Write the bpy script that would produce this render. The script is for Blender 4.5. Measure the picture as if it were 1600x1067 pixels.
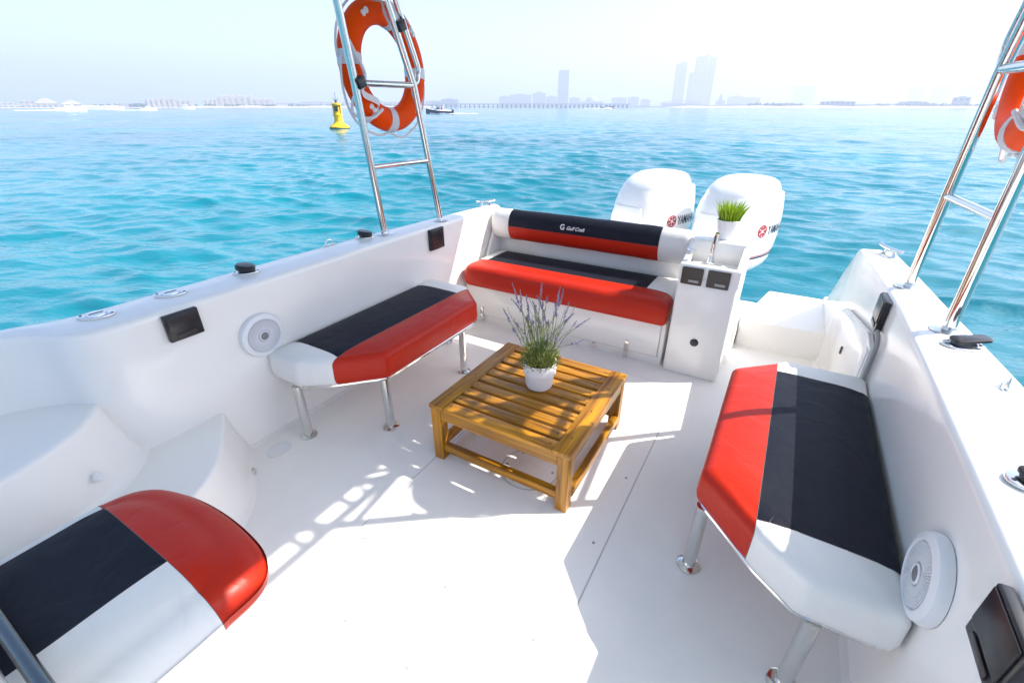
import bpy, bmesh, math, random
import numpy as np
from mathutils import Vector, Matrix, Quaternion
from mathutils.bvhtree import BVHTree

random.seed(7)
SC = bpy.context.scene
for o in list(bpy.data.objects):
    bpy.data.objects.remove(o)
COL = SC.collection
R = math.radians

# ------------------------------------------------------------------ camera, world, sun, exposure
cam_d = bpy.data.cameras.new('camera')
cam = bpy.data.objects.new('camera', cam_d)
COL.objects.link(cam)
cam_d.sensor_width = 36.0
cam_d.lens = 16.0
cam_d.clip_start = 0.05
cam_d.clip_end = 20000.0
cam.location = (0.0, 0.0, 1.5)
cam.rotation_euler = (R(90 - 27.27), 0.0, R(30.44))
SC.camera = cam

SUN = Vector((0.88, 0.54, 1.0)).normalized()        # direction towards the sun
world = bpy.data.worlds.new('World')
SC.world = world
world.use_nodes = True
wn = world.node_tree.nodes
wl = world.node_tree.links
wn.clear()
w_out = wn.new('ShaderNodeOutputWorld')
w_bg = wn.new('ShaderNodeBackground')
w_sky = wn.new('ShaderNodeTexSky')
w_sky.sky_type = 'NISHITA'
w_sky.sun_disc = False
w_sky.sun_elevation = math.asin(SUN.z)
w_sky.sun_rotation = math.atan2(SUN.x, SUN.y)
w_sky.altitude = 0.0
w_sky.air_density = 1.0
w_sky.dust_density = 1.8
w_sky.ozone_density = 2.6
w_bg.inputs['Strength'].default_value = 0.135
wl.new(w_sky.outputs[0], w_bg.inputs['Color'])
wl.new(w_bg.outputs[0], w_out.inputs['Surface'])

sun_d = bpy.data.lights.new('sun', 'SUN')
sun_o = bpy.data.objects.new('sun', sun_d)
COL.objects.link(sun_o)
sun_d.energy = 4.4
sun_d.angle = R(0.5)
sun_d.color = (1.0, 0.94, 0.84)
sun_o.rotation_euler = (-SUN).to_track_quat('-Z', 'Y').to_euler()

SC.view_settings.view_transform = 'Standard'
SC.view_settings.look = 'None'
SC.view_settings.gamma = 1.0
SC.view_settings.use_curve_mapping = False
SC.view_settings.exposure = 1.36
SC.cycles.use_denoising = True
SC.cycles.max_bounces = 12
SC.cycles.diffuse_bounces = 8
SC.cycles.volume_bounces = 1
SC.cycles.sample_clamp_indirect = 8.0

XC = -0.765            # centre line of the boat
ZW = -0.35             # water level
def mir(p):
    return (2 * XC - p[0], p[1], p[2])

# ------------------------------------------------------------------ materials
def mat(name, col, rough=0.5, metal=0.0, spec=0.5, bump=0.0, bscale=60.0, var=0.0, vscale=6.0, coat=0.0,
        rvar=0.0, bdist=0.002, wrinkle=0.0):
    m = bpy.data.materials.new(name)
    m.use_nodes = True
    nt = m.node_tree
    b = nt.nodes['Principled BSDF']
    b.inputs['Base Color'].default_value = (*col, 1)
    b.inputs['Roughness'].default_value = rough
    b.inputs['Metallic'].default_value = metal
    b.inputs['Specular IOR Level'].default_value = spec
    if coat:
        b.inputs['Coat Weight'].default_value = coat
        b.inputs['Coat Roughness'].default_value = 0.08
    tc = nt.nodes.new('ShaderNodeTexCoord')
    if var or rvar:
        n = nt.nodes.new('ShaderNodeTexNoise')
        n.inputs['Scale'].default_value = vscale
        n.inputs['Detail'].default_value = 6
        n.inputs['Roughness'].default_value = 0.65
        nt.links.new(tc.outputs['Object'], n.inputs['Vector'])
        if var:
            r = nt.nodes.new('ShaderNodeMapRange')
            r.inputs['From Min'].default_value = 0.3
            r.inputs['From Max'].default_value = 0.7
            r.inputs['To Min'].default_value = 1 - var
            r.inputs['To Max'].default_value = 1 + var * 0.5
            nt.links.new(n.outputs['Fac'], r.inputs['Value'])
            mx = nt.nodes.new('ShaderNodeVectorMath')
            mx.operation = 'SCALE'
            mx.inputs[0].default_value = col
            nt.links.new(r.outputs[0], mx.inputs['Scale'])
            nt.links.new(mx.outputs[0], b.inputs['Base Color'])
        if rvar:
            r2 = nt.nodes.new('ShaderNodeMapRange')
            r2.inputs['From Min'].default_value = 0.3
            r2.inputs['From Max'].default_value = 0.7
            r2.inputs['To Min'].default_value = max(0.02, rough - rvar)
            r2.inputs['To Max'].default_value = rough + rvar
            nt.links.new(n.outputs['Fac'], r2.inputs['Value'])
            nt.links.new(r2.outputs[0], b.inputs['Roughness'])
    if bump:
        n2 = nt.nodes.new('ShaderNodeTexNoise')
        n2.inputs['Scale'].default_value = bscale
        n2.inputs['Detail'].default_value = 4
        nt.links.new(tc.outputs['Object'], n2.inputs['Vector'])
        bp = nt.nodes.new('ShaderNodeBump')
        bp.inputs['Strength'].default_value = bump
        bp.inputs['Distance'].default_value = bdist
        nt.links.new(n2.outputs['Fac'], bp.inputs['Height'])
        nt.links.new(bp.outputs[0], b.inputs['Normal'])
        if wrinkle:
            n3 = nt.nodes.new('ShaderNodeTexNoise'); n3.inputs['Scale'].default_value = 7; n3.inputs['Detail'].default_value = 3; n3.inputs['Distortion'].default_value = 1.2
            nt.links.new(tc.outputs['Object'], n3.inputs['Vector'])
            b3 = nt.nodes.new('ShaderNodeBump'); b3.inputs['Strength'].default_value = 1.0; b3.inputs['Distance'].default_value = wrinkle
            nt.links.new(n3.outputs['Fac'], b3.inputs['Height']); nt.links.new(b3.outputs[0], bp.inputs['Normal'])
    return m

def wood_mat(name):
    m = bpy.data.materials.new(name)
    m.use_nodes = True
    nt = m.node_tree
    b = nt.nodes['Principled BSDF']
    tc = nt.nodes.new('ShaderNodeTexCoord')
    mp = nt.nodes.new('ShaderNodeMapping')
    # grain runs along the longest local axis: pieces are built with a per-object offset
    oi = nt.nodes.new('ShaderNodeObjectInfo')
    add = nt.nodes.new('ShaderNodeVectorMath'); add.operation = 'ADD'
    sc = nt.nodes.new('ShaderNodeVectorMath'); sc.operation = 'SCALE'
    sc.inputs[0].default_value = (7, 13, 5)
    nt.links.new(oi.outputs['Random'], sc.inputs['Scale'])
    at = nt.nodes.new('ShaderNodeAttribute'); at.attribute_name = 'grain'
    nt.links.new(at.outputs['Vector'], add.inputs[0])
    nt.links.new(sc.outputs[0], add.inputs[1])
    mp.inputs['Scale'].default_value = (1.6, 26, 26)
    nt.links.new(add.outputs[0], mp.inputs['Vector'])
    n = nt.nodes.new('ShaderNodeTexNoise')
    n.inputs['Scale'].default_value = 2.2
    n.inputs['Detail'].default_value = 7
    n.inputs['Distortion'].default_value = 0.6
    nt.links.new(mp.outputs[0], n.inputs['Vector'])
    cr = nt.nodes.new('ShaderNodeValToRGB')
    e = cr.color_ramp.elements
    e[0].position = 0.3; e[0].color = (0.15, 0.052, 0.001, 1)
    e[1].position = 0.72; e[1].color = (0.54, 0.235, 0.003, 1)
    nt.links.new(n.outputs['Fac'], cr.inputs['Fac'])
    hv = nt.nodes.new('ShaderNodeHueSaturation')
    mr = nt.nodes.new('ShaderNodeMapRange')
    mr.inputs['To Min'].default_value = 0.66
    mr.inputs['To Max'].default_value = 1.15
    nt.links.new(oi.outputs['Random'], mr.inputs['Value'])
    nt.links.new(mr.outputs[0], hv.inputs['Value'])
    nt.links.new(cr.outputs[0], hv.inputs['Color'])
    nt.links.new(hv.outputs[0], b.inputs['Base Color'])
    b.inputs['Roughness'].default_value = 0.42
    bp = nt.nodes.new('ShaderNodeBump')
    bp.inputs['Strength'].default_value = 0.25
    bp.inputs['Distance'].default_value = 0.001
    nt.links.new(n.outputs['Fac'], bp.inputs['Height'])
    nt.links.new(bp.outputs[0], b.inputs['Normal'])
    return m

def deck_mat(name):
    m = mat(name, (0.87, 0.845, 0.81), 0.5, bump=0.35, bscale=420, var=0.05, vscale=3.5, bdist=0.0008)
    nt = m.node_tree
    b = nt.nodes['Principled BSDF']
    src = b.inputs['Base Color'].links[0].from_socket
    tc = nt.nodes.new('ShaderNodeTexCoord')
    # sparse scuffs and specks
    v = nt.nodes.new('ShaderNodeTexVoronoi'); v.inputs['Scale'].default_value = 9
    nt.links.new(tc.outputs['Object'], v.inputs['Vector'])
    lt = nt.nodes.new('ShaderNodeMath'); lt.operation = 'LESS_THAN'; lt.inputs[1].default_value = 0.022
    nt.links.new(v.outputs['Distance'], lt.inputs[0])
    n = nt.nodes.new('ShaderNodeTexNoise'); n.inputs['Scale'].default_value = 2.3
    nt.links.new(tc.outputs['Object'], n.inputs['Vector'])
    gt = nt.nodes.new('ShaderNodeMath'); gt.operation = 'GREATER_THAN'; gt.inputs[1].default_value = 0.55
    nt.links.new(n.outputs['Fac'], gt.inputs[0])
    mu = nt.nodes.new('ShaderNodeMath'); mu.operation = 'MULTIPLY'
    nt.links.new(lt.outputs[0], mu.inputs[0]); nt.links.new(gt.outputs[0], mu.inputs[1])
    mu2 = nt.nodes.new('ShaderNodeMath'); mu2.operation = 'MULTIPLY'; mu2.inputs[1].default_value = 0.55
    nt.links.new(mu.outputs[0], mu2.inputs[0])
    mx = nt.nodes.new('ShaderNodeMix'); mx.data_type = 'RGBA'
    mx.inputs['B'].default_value = (0.33, 0.3, 0.27, 1)
    nt.links.new(mu2.outputs[0], mx.inputs['Factor'])
    nt.links.new(src, mx.inputs['A'])
    nt.links.new(mx.outputs['Result'], b.inputs['Base Color'])
    return m

M = {}
M['gelcoat'] = mat('gelcoat', (0.87, 0.845, 0.81), 0.15, bump=0.03, bscale=9, rvar=0.06, vscale=4, var=0.02, bdist=0.004)
M['deck'] = deck_mat('deck_nonskid')
M['seam'] = mat('seam_grey', (0.50, 0.48, 0.46), 0.7)
M['rubber'] = mat('grey_rubber', (0.32, 0.31, 0.30), 0.6)
M['steel'] = mat('stainless', (0.72, 0.71, 0.69), 0.13, metal=1.0, rvar=0.05, vscale=14)
M['red'] = mat('red_vinyl', (0.47, 0.020, 0.006), 0.38, spec=0.22, bump=0.10, bscale=380, bdist=0.0006, var=0.05, vscale=4, wrinkle=0.005)
M['navy'] = mat('navy_vinyl', (0.013, 0.015, 0.024), 0.50, spec=0.12, bump=0.12, bscale=380, bdist=0.0006, var=0.12, vscale=5, wrinkle=0.005)
M['cream'] = mat('white_vinyl', (0.77, 0.755, 0.73), 0.40, bump=0.10, bscale=380, bdist=0.0006, var=0.03, vscale=4, wrinkle=0.005)
M['thread'] = mat('seam_thread', (0.16, 0.12, 0.12), 0.7)
M['black'] = mat('black_plastic', (0.016, 0.015, 0.018), 0.32, var=0.1, vscale=8)
M['smoke'] = mat('smoked_plastic', (0.035, 0.030, 0.030), 0.28)
M['white_plastic'] = mat('white_plastic', (0.76, 0.76, 0.78), 0.38)
M['grille'] = mat('speaker_grille', (0.46, 0.46, 0.50), 0.55)
M['cone'] = mat('speaker_cone', (0.20, 0.19, 0.20), 0.45)
M['wood'] = wood_mat('oiled_wood')
M['pot'] = mat('white_ceramic', (0.80, 0.80, 0.80), 0.28)
M['soil'] = mat('soil', (0.035, 0.024, 0.016), 0.95, bump=0.8, bscale=90, bdist=0.01)
M['ring'] = mat('orange_ring', (0.92, 0.075, 0.002), 0.42, spec=0.06, bump=0.06, bscale=200, var=0.06, vscale=6)
M['band'] = mat('reflective_band', (0.66, 0.65, 0.68), 0.45, bump=0.2, bscale=240)
M['rope'] = mat('white_rope', (0.76, 0.74, 0.76), 0.7, bump=0.3, bscale=300)
M['cowl'] = mat('white_paint', (0.80, 0.81, 0.82), 0.16, coat=0.5, rvar=0.03, vscale=5)
M['grey_paint'] = mat('grey_paint', (0.42, 0.43, 0.45), 0.3)
M['ink_navy'] = mat('navy_print', (0.006, 0.015, 0.045), 0.4)
M['ink_red'] = mat('red_print', (0.36, 0.006, 0.014), 0.4)
M['ink_grey'] = mat('grey_print', (0.40, 0.36, 0.38), 0.4)
M['ink_white'] = mat('white_print', (0.85, 0.84, 0.86), 0.6)
M['canvas'] = mat('canvas', (0.74, 0.73, 0.73), 0.85, bump=0.2, bscale=300)
M['yellow'] = mat('yellow_paint', (0.80, 0.50, 0.008), 0.45, var=0.3, vscale=2.2)
M['dark'] = mat('dark_metal', (0.05, 0.055, 0.06), 0.5)
M['foam'] = mat('foam', (0.82, 0.85, 0.86), 0.9, bump=0.6, bscale=3, bdist=0.2)
M['stone'] = mat('pale_stucco', (0.34, 0.31, 0.28), 0.9, var=0.1, vscale=0.2)
M['stone2'] = mat('white_stucco', (0.38, 0.355, 0.33), 0.9, var=0.08, vscale=0.2)
M['roof'] = mat('terracotta_roof', (0.36, 0.29, 0.24), 0.9, var=0.15, vscale=0.5)
M['window'] = mat('window_glass', (0.16, 0.19, 0.23), 0.15)
M['glass_tower'] = mat('tower_glass', (0.10, 0.16, 0.24), 0.2, var=0.2, vscale=0.15)
M['concrete'] = mat('concrete', (0.40, 0.40, 0.40), 0.9, var=0.15, vscale=0.3)
M['sand'] = mat('sand', (0.44, 0.40, 0.34), 0.95, var=0.08, vscale=0.05)
M['scrub'] = mat('scrub', (0.06, 0.085, 0.05), 0.95, var=0.3, vscale=0.3)
M['hull_dark'] = mat('dark_hull', (0.02, 0.03, 0.07), 0.3)
M['leaf'] = mat('grass_leaf', (0.34, 0.50, 0.014), 0.45, var=0.4, vscale=30)
M['herb'] = mat('herb_leaf', (0.22, 0.25, 0.045), 0.6, var=0.4, vscale=40)
M['stem'] = mat('herb_stem', (0.17, 0.22, 0.06), 0.6, var=0.25, vscale=30)
M['lavender'] = mat('lavender_flower', (0.27, 0.23, 0.36), 0.8, var=0.35, vscale=60)

# ------------------------------------------------------------------ mesh helpers
def catmull(pts, sub=6, closed=False):
    P = [Vector(p) for p in pts]
    n = len(P)
    out = []
    rng = n if closed else n - 1
    for i in range(rng):
        if closed:
            a, b, c, d = P[(i - 1) % n], P[i], P[(i + 1) % n], P[(i + 2) % n]
        else:
            a = P[i - 1] if i > 0 else P[0] * 2 - P[1]
            b, c = P[i], P[i + 1]
            d = P[i + 2] if i + 2 < n else P[n - 1] * 2 - P[n - 2]
        for k in range(sub):
            t = k / sub
            out.append(0.5 * ((2 * b) + (c - a) * t + (2 * a - 5 * b + 4 * c - d) * t * t + (3 * b - a - 3 * c + d) * t ** 3))
    if not closed:
        out.append(P[-1])
    return out

class MB:
    def __init__(s, fn=None, flip=False):
        s.v = []; s.f = []; s.fn = fn; s.flip = flip
    def add(s, vs, fs, mtx=None):
        o = len(s.v)
        if mtx is not None:
            vs = [mtx @ Vector(v) for v in vs]
        s.v += [tuple(v) for v in vs]
        s.f += [[i + o for i in f] for f in fs]
        return s
    def bm(s, bm, mtx=None):
        bm.verts.ensure_lookup_table()
        for i, v in enumerate(bm.verts): v.index = i
        vs = [v.co.copy() for v in bm.verts]
        fs = [[v.index for v in f.verts] for f in bm.faces]
        bm.free()
        return s.add(vs, fs, mtx)
    def box(s, x0, x1, y0, y1, z0, z1, bev=0.0, seg=2, mtx=None):
        b = bmesh.new()
        bmesh.ops.create_cube(b, size=1.0)
        for v in b.verts:
            v.co = Vector(((x0 + x1) / 2 + v.co.x * (x1 - x0), (y0 + y1) / 2 + v.co.y * (y1 - y0), (z0 + z1) / 2 + v.co.z * (z1 - z0)))
        if bev:
            bmesh.ops.bevel(b, geom=b.edges[:], offset=bev, segments=seg, profile=0.5, affect='EDGES')
        return s.bm(b, mtx)
    def prism(s, poly, z0, z1, bev=0.0, seg=2, mtx=None, axis='z'):
        b = bmesh.new()
        def P(p, z):
            return {'z': (p[0], p[1], z), 'x': (z, p[0], p[1]), 'y': (p[0], z, p[1])}[axis]
        lo = [b.verts.new(P(p, z0)) for p in poly]
        hi = [b.verts.new(P(p, z1)) for p in poly]
        n = len(poly)
        b.faces.new(lo[::-1]); b.faces.new(hi)
        for i in range(n):
            b.faces.new((lo[i], lo[(i + 1) % n], hi[(i + 1) % n], hi[i]))
        bmesh.ops.recalc_face_normals(b, faces=b.faces[:])
        if bev:
            bmesh.ops.bevel(b, geom=b.edges[:], offset=bev, segments=seg, profile=0.5, affect='EDGES')
        return s.bm(b, mtx)
    def tube(s, pts, r, n=10, closed=False, cap=True):
        P = [Vector(p) for p in pts]
        m = len(P)
        rs = r if isinstance(r, (list, tuple)) else [r] * m
        T = []
        for i in range(m):
            if closed:
                t = P[(i + 1) % m] - P[(i - 1) % m]
            else:
                t = P[min(i + 1, m - 1)] - P[max(i - 1, 0)]
            T.append(t.normalized() if t.length > 1e-9 else Vector((0, 0, 1)))
        u = T[0].orthogonal().normalized()
        vs = []
        for i in range(m):
            if i:
                q = T[i - 1].rotation_difference(T[i])
                u = (q @ u); u = (u - T[i] * u.dot(T[i])).normalized()
            w = T[i].cross(u)
            for k in range(n):
                a = 2 * math.pi * k / n
                vs.append(P[i] + (u * math.cos(a) + w * math.sin(a)) * rs[i])
        fs = []
        for i in range(m if closed else m - 1):
            j = (i + 1) % m
            for k in range(n):
                k2 = (k + 1) % n
                fs.append((i * n + k, i * n + k2, j * n + k2, j * n + k))
        if cap and not closed:
            fs.append(tuple(range(n))[::-1]); fs.append(tuple((m - 1) * n + k for k in range(n)))
        return s.add(vs, fs)
    def lathe(s, prof, n=24, mtx=None, cap=True):
        vs = []
        for (r, z) in prof:
            for k in range(n):
                a = 2 * math.pi * k / n
                vs.append((r * math.cos(a), r * math.sin(a), z))
        fs = []
        for i in range(len(prof) - 1):
            for k in range(n):
                k2 = (k + 1) % n
                fs.append((i * n + k, i * n + k2, (i + 1) * n + k2, (i + 1) * n + k))
        if cap:
            fs.append(tuple(range(n))[::-1])
            fs.append(tuple((len(prof) - 1) * n + k for k in range(n)))
        return s.add(vs, fs, mtx)
    def loft(s, rings, closed=True, cap=True):
        n = len(rings[0]); vs = []; fs = []
        for r in rings: vs += [Vector(p) for p in r]
        for i in range(len(rings) - 1):
            for k in range(n if closed else n - 1):
                k2 = (k + 1) % n
                fs.append((i * n + k, i * n + k2, (i + 1) * n + k2, (i + 1) * n + k))
        if cap:
            fs.append(tuple(range(n))[::-1]); fs.append(tuple((len(rings) - 1) * n + k for k in range(n)))
        return s.add(vs, fs)
    def mesh(s, name, loc=(0, 0, 0), angle=32, recalc=True):
        vs = [s.fn(v) if s.fn else v for v in s.v]
        vs = [(v[0] - loc[0], v[1] - loc[1], v[2] - loc[2]) for v in vs]
        me = bpy.data.meshes.new(name)
        me.from_pydata(vs, [], s.f)
        me.update()
        if recalc:
            b = bmesh.new(); b.from_mesh(me)
            bmesh.ops.recalc_face_normals(b, faces=b.faces[:])
            b.to_mesh(me); b.free()
        me.polygons.foreach_set('use_smooth', [True] * len(me.polygons))
        me.set_sharp_from_angle(angle=R(angle))
        return me
    def build(s, name, m, parent=None, angle=32, recalc=True, **props):
        root = parent
        loc = Vector((0, 0, 0))
        while root is not None:
            loc += root.location; root = root.parent
        me = s.mesh(name, loc, angle, recalc)
        me.materials.append(M[m] if isinstance(m, str) else m)
        o = bpy.data.objects.new(name, me)
        COL.objects.link(o)
        if parent is not None: o.parent = parent
        for k, v in props.items(): o[k] = v
        return o

def thing(name, label, cat, loc, group=None):
    o = bpy.data.objects.new(name, None)
    o.empty_display_size = 0.1
    COL.objects.link(o)
    o.location = loc
    o['label'] = label; o['category'] = cat
    if group: o['group'] = group
    return o

def tag(o, label, cat, group=None):
    o['label'] = label; o['category'] = cat
    if group: o['group'] = group
    return o

def copy_thing(src, loc, label, group=None, rotz=None):
    c = src.copy(); COL.objects.link(c); c.location = loc; c['label'] = label
    if rotz is not None: c.rotation_euler = (0, 0, rotz)
    if group: c['group'] = group
    for ch in list(src.children):
        d = ch.copy(); COL.objects.link(d); d.parent = c
        for g in ch.children:
            e = g.copy(); COL.objects.link(e); e.parent = d
    return c

def round_poly(poly, r, n=6):
    """convex CCW polygon with per-corner radius -> list of (corner offset fn) arcs"""
    out = []
    m = len(poly)
    rr = r if isinstance(r, (list, tuple)) else [r] * m
    for i in range(m):
        p = Vector(poly[i]).to_2d(); a = Vector(poly[i - 1]).to_2d(); b = Vector(poly[(i + 1) % m]).to_2d()
        d1 = (a - p).normalized(); d2 = (b - p).normalized()
        ang = d1.angle(d2)
        t = rr[i] / math.tan(ang / 2)
        t = min(t, 0.48 * (a - p).length, 0.48 * (b - p).length)
        rad = t * math.tan(ang / 2)
        c = p + (d1 + d2).normalized() * (rad / math.sin(ang / 2))
        s = p + d1 * t; e = p + d2 * t
        a0 = math.atan2(s.y - c.y, s.x - c.x); a1 = math.atan2(e.y - c.y, e.x - c.x)
        while a1 < a0: a1 += 2 * math.pi
        if a1 - a0 > math.pi: a1 -= 2 * math.pi
        for k in range(n + 1):
            q = a0 + (a1 - a0) * k / n
            out.append((c.x + rad * math.cos(q), c.y + rad * math.sin(q)))
    return out

def inset_poly(poly, d):
    out = []
    m = len(poly)
    for i in range(m):
        p = Vector(poly[i]).to_2d(); a = Vector(poly[i - 1]).to_2d(); b = Vector(poly[(i + 1) % m]).to_2d()
        e1 = (p - a).normalized(); e2 = (b - p).normalized()
        n1 = Vector((-e1.y, e1.x)); n2 = Vector((-e2.y, e2.x))
        bis = (n1 + n2)
        bis = bis / max(0.3, bis.dot(n1))
        out.append(tuple(p + bis * d))
    return out

def cushion_bm(poly, corner, z0, z1, fil, crown=0.012, wob=0.0, drop=0.8, n=6):
    """padded block: the outline is drawn in smoothly towards its middle as it rises"""
    out = round_poly(poly, corner, n)
    cx = (min(p[0] for p in out) + max(p[0] for p in out)) / 2; cy = (min(p[1] for p in out) + max(p[1] for p in out)) / 2
    hx = max(p[0] for p in out) - cx; hy = max(p[1] for p in out) - cy
    prof = [(0.030, z0), (0.010, z0 + 0.004), (0.002, z0 + 0.016), (-0.002, z0 + 0.04)]
    nf = 9
    for k in range(nf + 1):
        a = math.pi / 2 * k / nf
        prof.append((fil * (1 - math.cos(a)), z1 - fil * drop + fil * drop * math.sin(a)))
    for k, d in enumerate((0.02, 0.05, 0.09, 0.14)):
        prof.append((fil + d, z1 + crown * (1 - (1 - (k + 1) / 4) ** 2)))
    b = bmesh.new()
    V = []
    for d, z in prof:
        sx = max(0.05, 1 - d / hx); sy = max(0.05, 1 - d / hy)
        V.append([b.verts.new((cx + (p[0] - cx) * sx, cy + (p[1] - cy) * sy, z)) for p in out])
    n = len(V[0])
    for i in range(len(V) - 1):
        for k in range(n):
            b.faces.new((V[i][k], V[i][(k + 1) % n], V[i + 1][(k + 1) % n], V[i + 1][k]))
    b.faces.new(V[0][::-1]); b.faces.new(V[-1])
    bmesh.ops.triangulate(b, faces=[f for f in b.faces if len(f.verts) > 4])
    if wob:
        rnd = random.Random(3)
        ph = [rnd.uniform(0, 6) for _ in range(6)]
        for v in b.verts:
            v.co.z += wob * (math.sin(v.co.x * 19 + ph[0]) * math.sin(v.co.y * 13 + ph[1]) + 0.6 * math.sin(v.co.y * 31 + ph[2] + v.co.x * 9))
    return b

def split_build(b, planes, classify, parent, names):
    """cut a cushion along its seams; each vinyl panel becomes its own mesh"""
    for co, no in planes:
        bmesh.ops.bisect_plane(b, geom=b.verts[:] + b.edges[:] + b.faces[:], dist=1e-5, plane_co=co, plane_no=no)
    bmesh.ops.recalc_face_normals(b, faces=b.faces[:])
    groups = {}
    for f in b.faces:
        g = classify(f.calc_center_median())
        groups.setdefault(g, []).append(f)
    # sewn seams: the vinyl is drawn in along each border and a welt runs there
    who = {f: g for g, fs in groups.items() for f in fs}
    b.normal_update()
    seam = [e for e in b.edges if len(e.link_faces) == 2 and who[e.link_faces[0]] != who[e.link_faces[1]]]
    for v in {v for e in seam for v in e.verts}: v.co = v.co - v.normal * 0.0022
    sm = MB()
    for e in seam:
        a, c = e.verts[0], e.verts[1]
        sm.tube([a.co + a.normal * 0.0006, c.co + c.normal * 0.0004], 0.0009, 4, cap=False)
    if seam: sm.build('stitching', 'thread', parent, kind='stuff')
    for i, v in enumerate(b.verts): v.index = i
    objs = {}
    for g, fs in groups.items():
        idx = {}; vs = []; out = []
        for f in fs:
            row = []
            for v in f.verts:
                if v.index not in idx:
                    idx[v.index] = len(vs); vs.append(tuple(v.co))
                row.append(idx[v.index])
            out.append(row)
        mb = MB(); mb.add(vs, out)
        nm, mt, lb = names[g]
        o = mb.build(nm, mt, parent, angle=50, recalc=False)
        if lb: o['label'] = lb
        objs[g] = o
    b.free()
    return objs

def text_mesh(body, size, shear=0.0, extrude=0.0, font_space=1.0, bold=0.0):
    c = bpy.data.curves.new('t', 'FONT')
    c.body = body; c.size = size; c.shear = shear; c.extrude = extrude; c.space_character = font_space
    c.offset = bold
    c.align_x = 'LEFT'
    o = bpy.data.objects.new('t', c)
    COL.objects.link(o)
    dg = bpy.context.evaluated_depsgraph_get()
    me = bpy.data.meshes.new_from_object(o.evaluated_get(dg))
    bpy.data.objects.remove(o); bpy.data.curves.remove(c)
    b = bmesh.new(); b.from_mesh(me); bpy.data.meshes.remove(me)
    bmesh.ops.triangulate(b, faces=b.faces[:])
    bmesh.ops.subdivide_edges(b, edges=[e for e in b.edges if e.calc_length() > size * 0.18], cuts=1)
    return b

def wrap_on(b, tree, to_world, direction, off):
    """press flat print (xy plane) on to a surface"""
    b.verts.ensure_lookup_table()
    for v in b.verts:
        w = to_world(v.co)
        h = tree.ray_cast(w, direction)
        v.co = (h[0] - direction * off) if h[0] is not None else w
    return b

def flange(mb, p, r=0.045, h=0.006, nrm=(0, 0, 1), n=24):
    q = Vector((0, 0, 1)).rotation_difference(Vector(nrm)).to_matrix().to_4x4()
    mb.lathe([(r, 0), (r, h * 0.5), (r * 0.85, h), (r * 0.45, h + 0.004), (r * 0.42, h + 0.012), (r * 0.3, h + 0.012)], n, Matrix.Translation(p) @ q)

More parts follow.
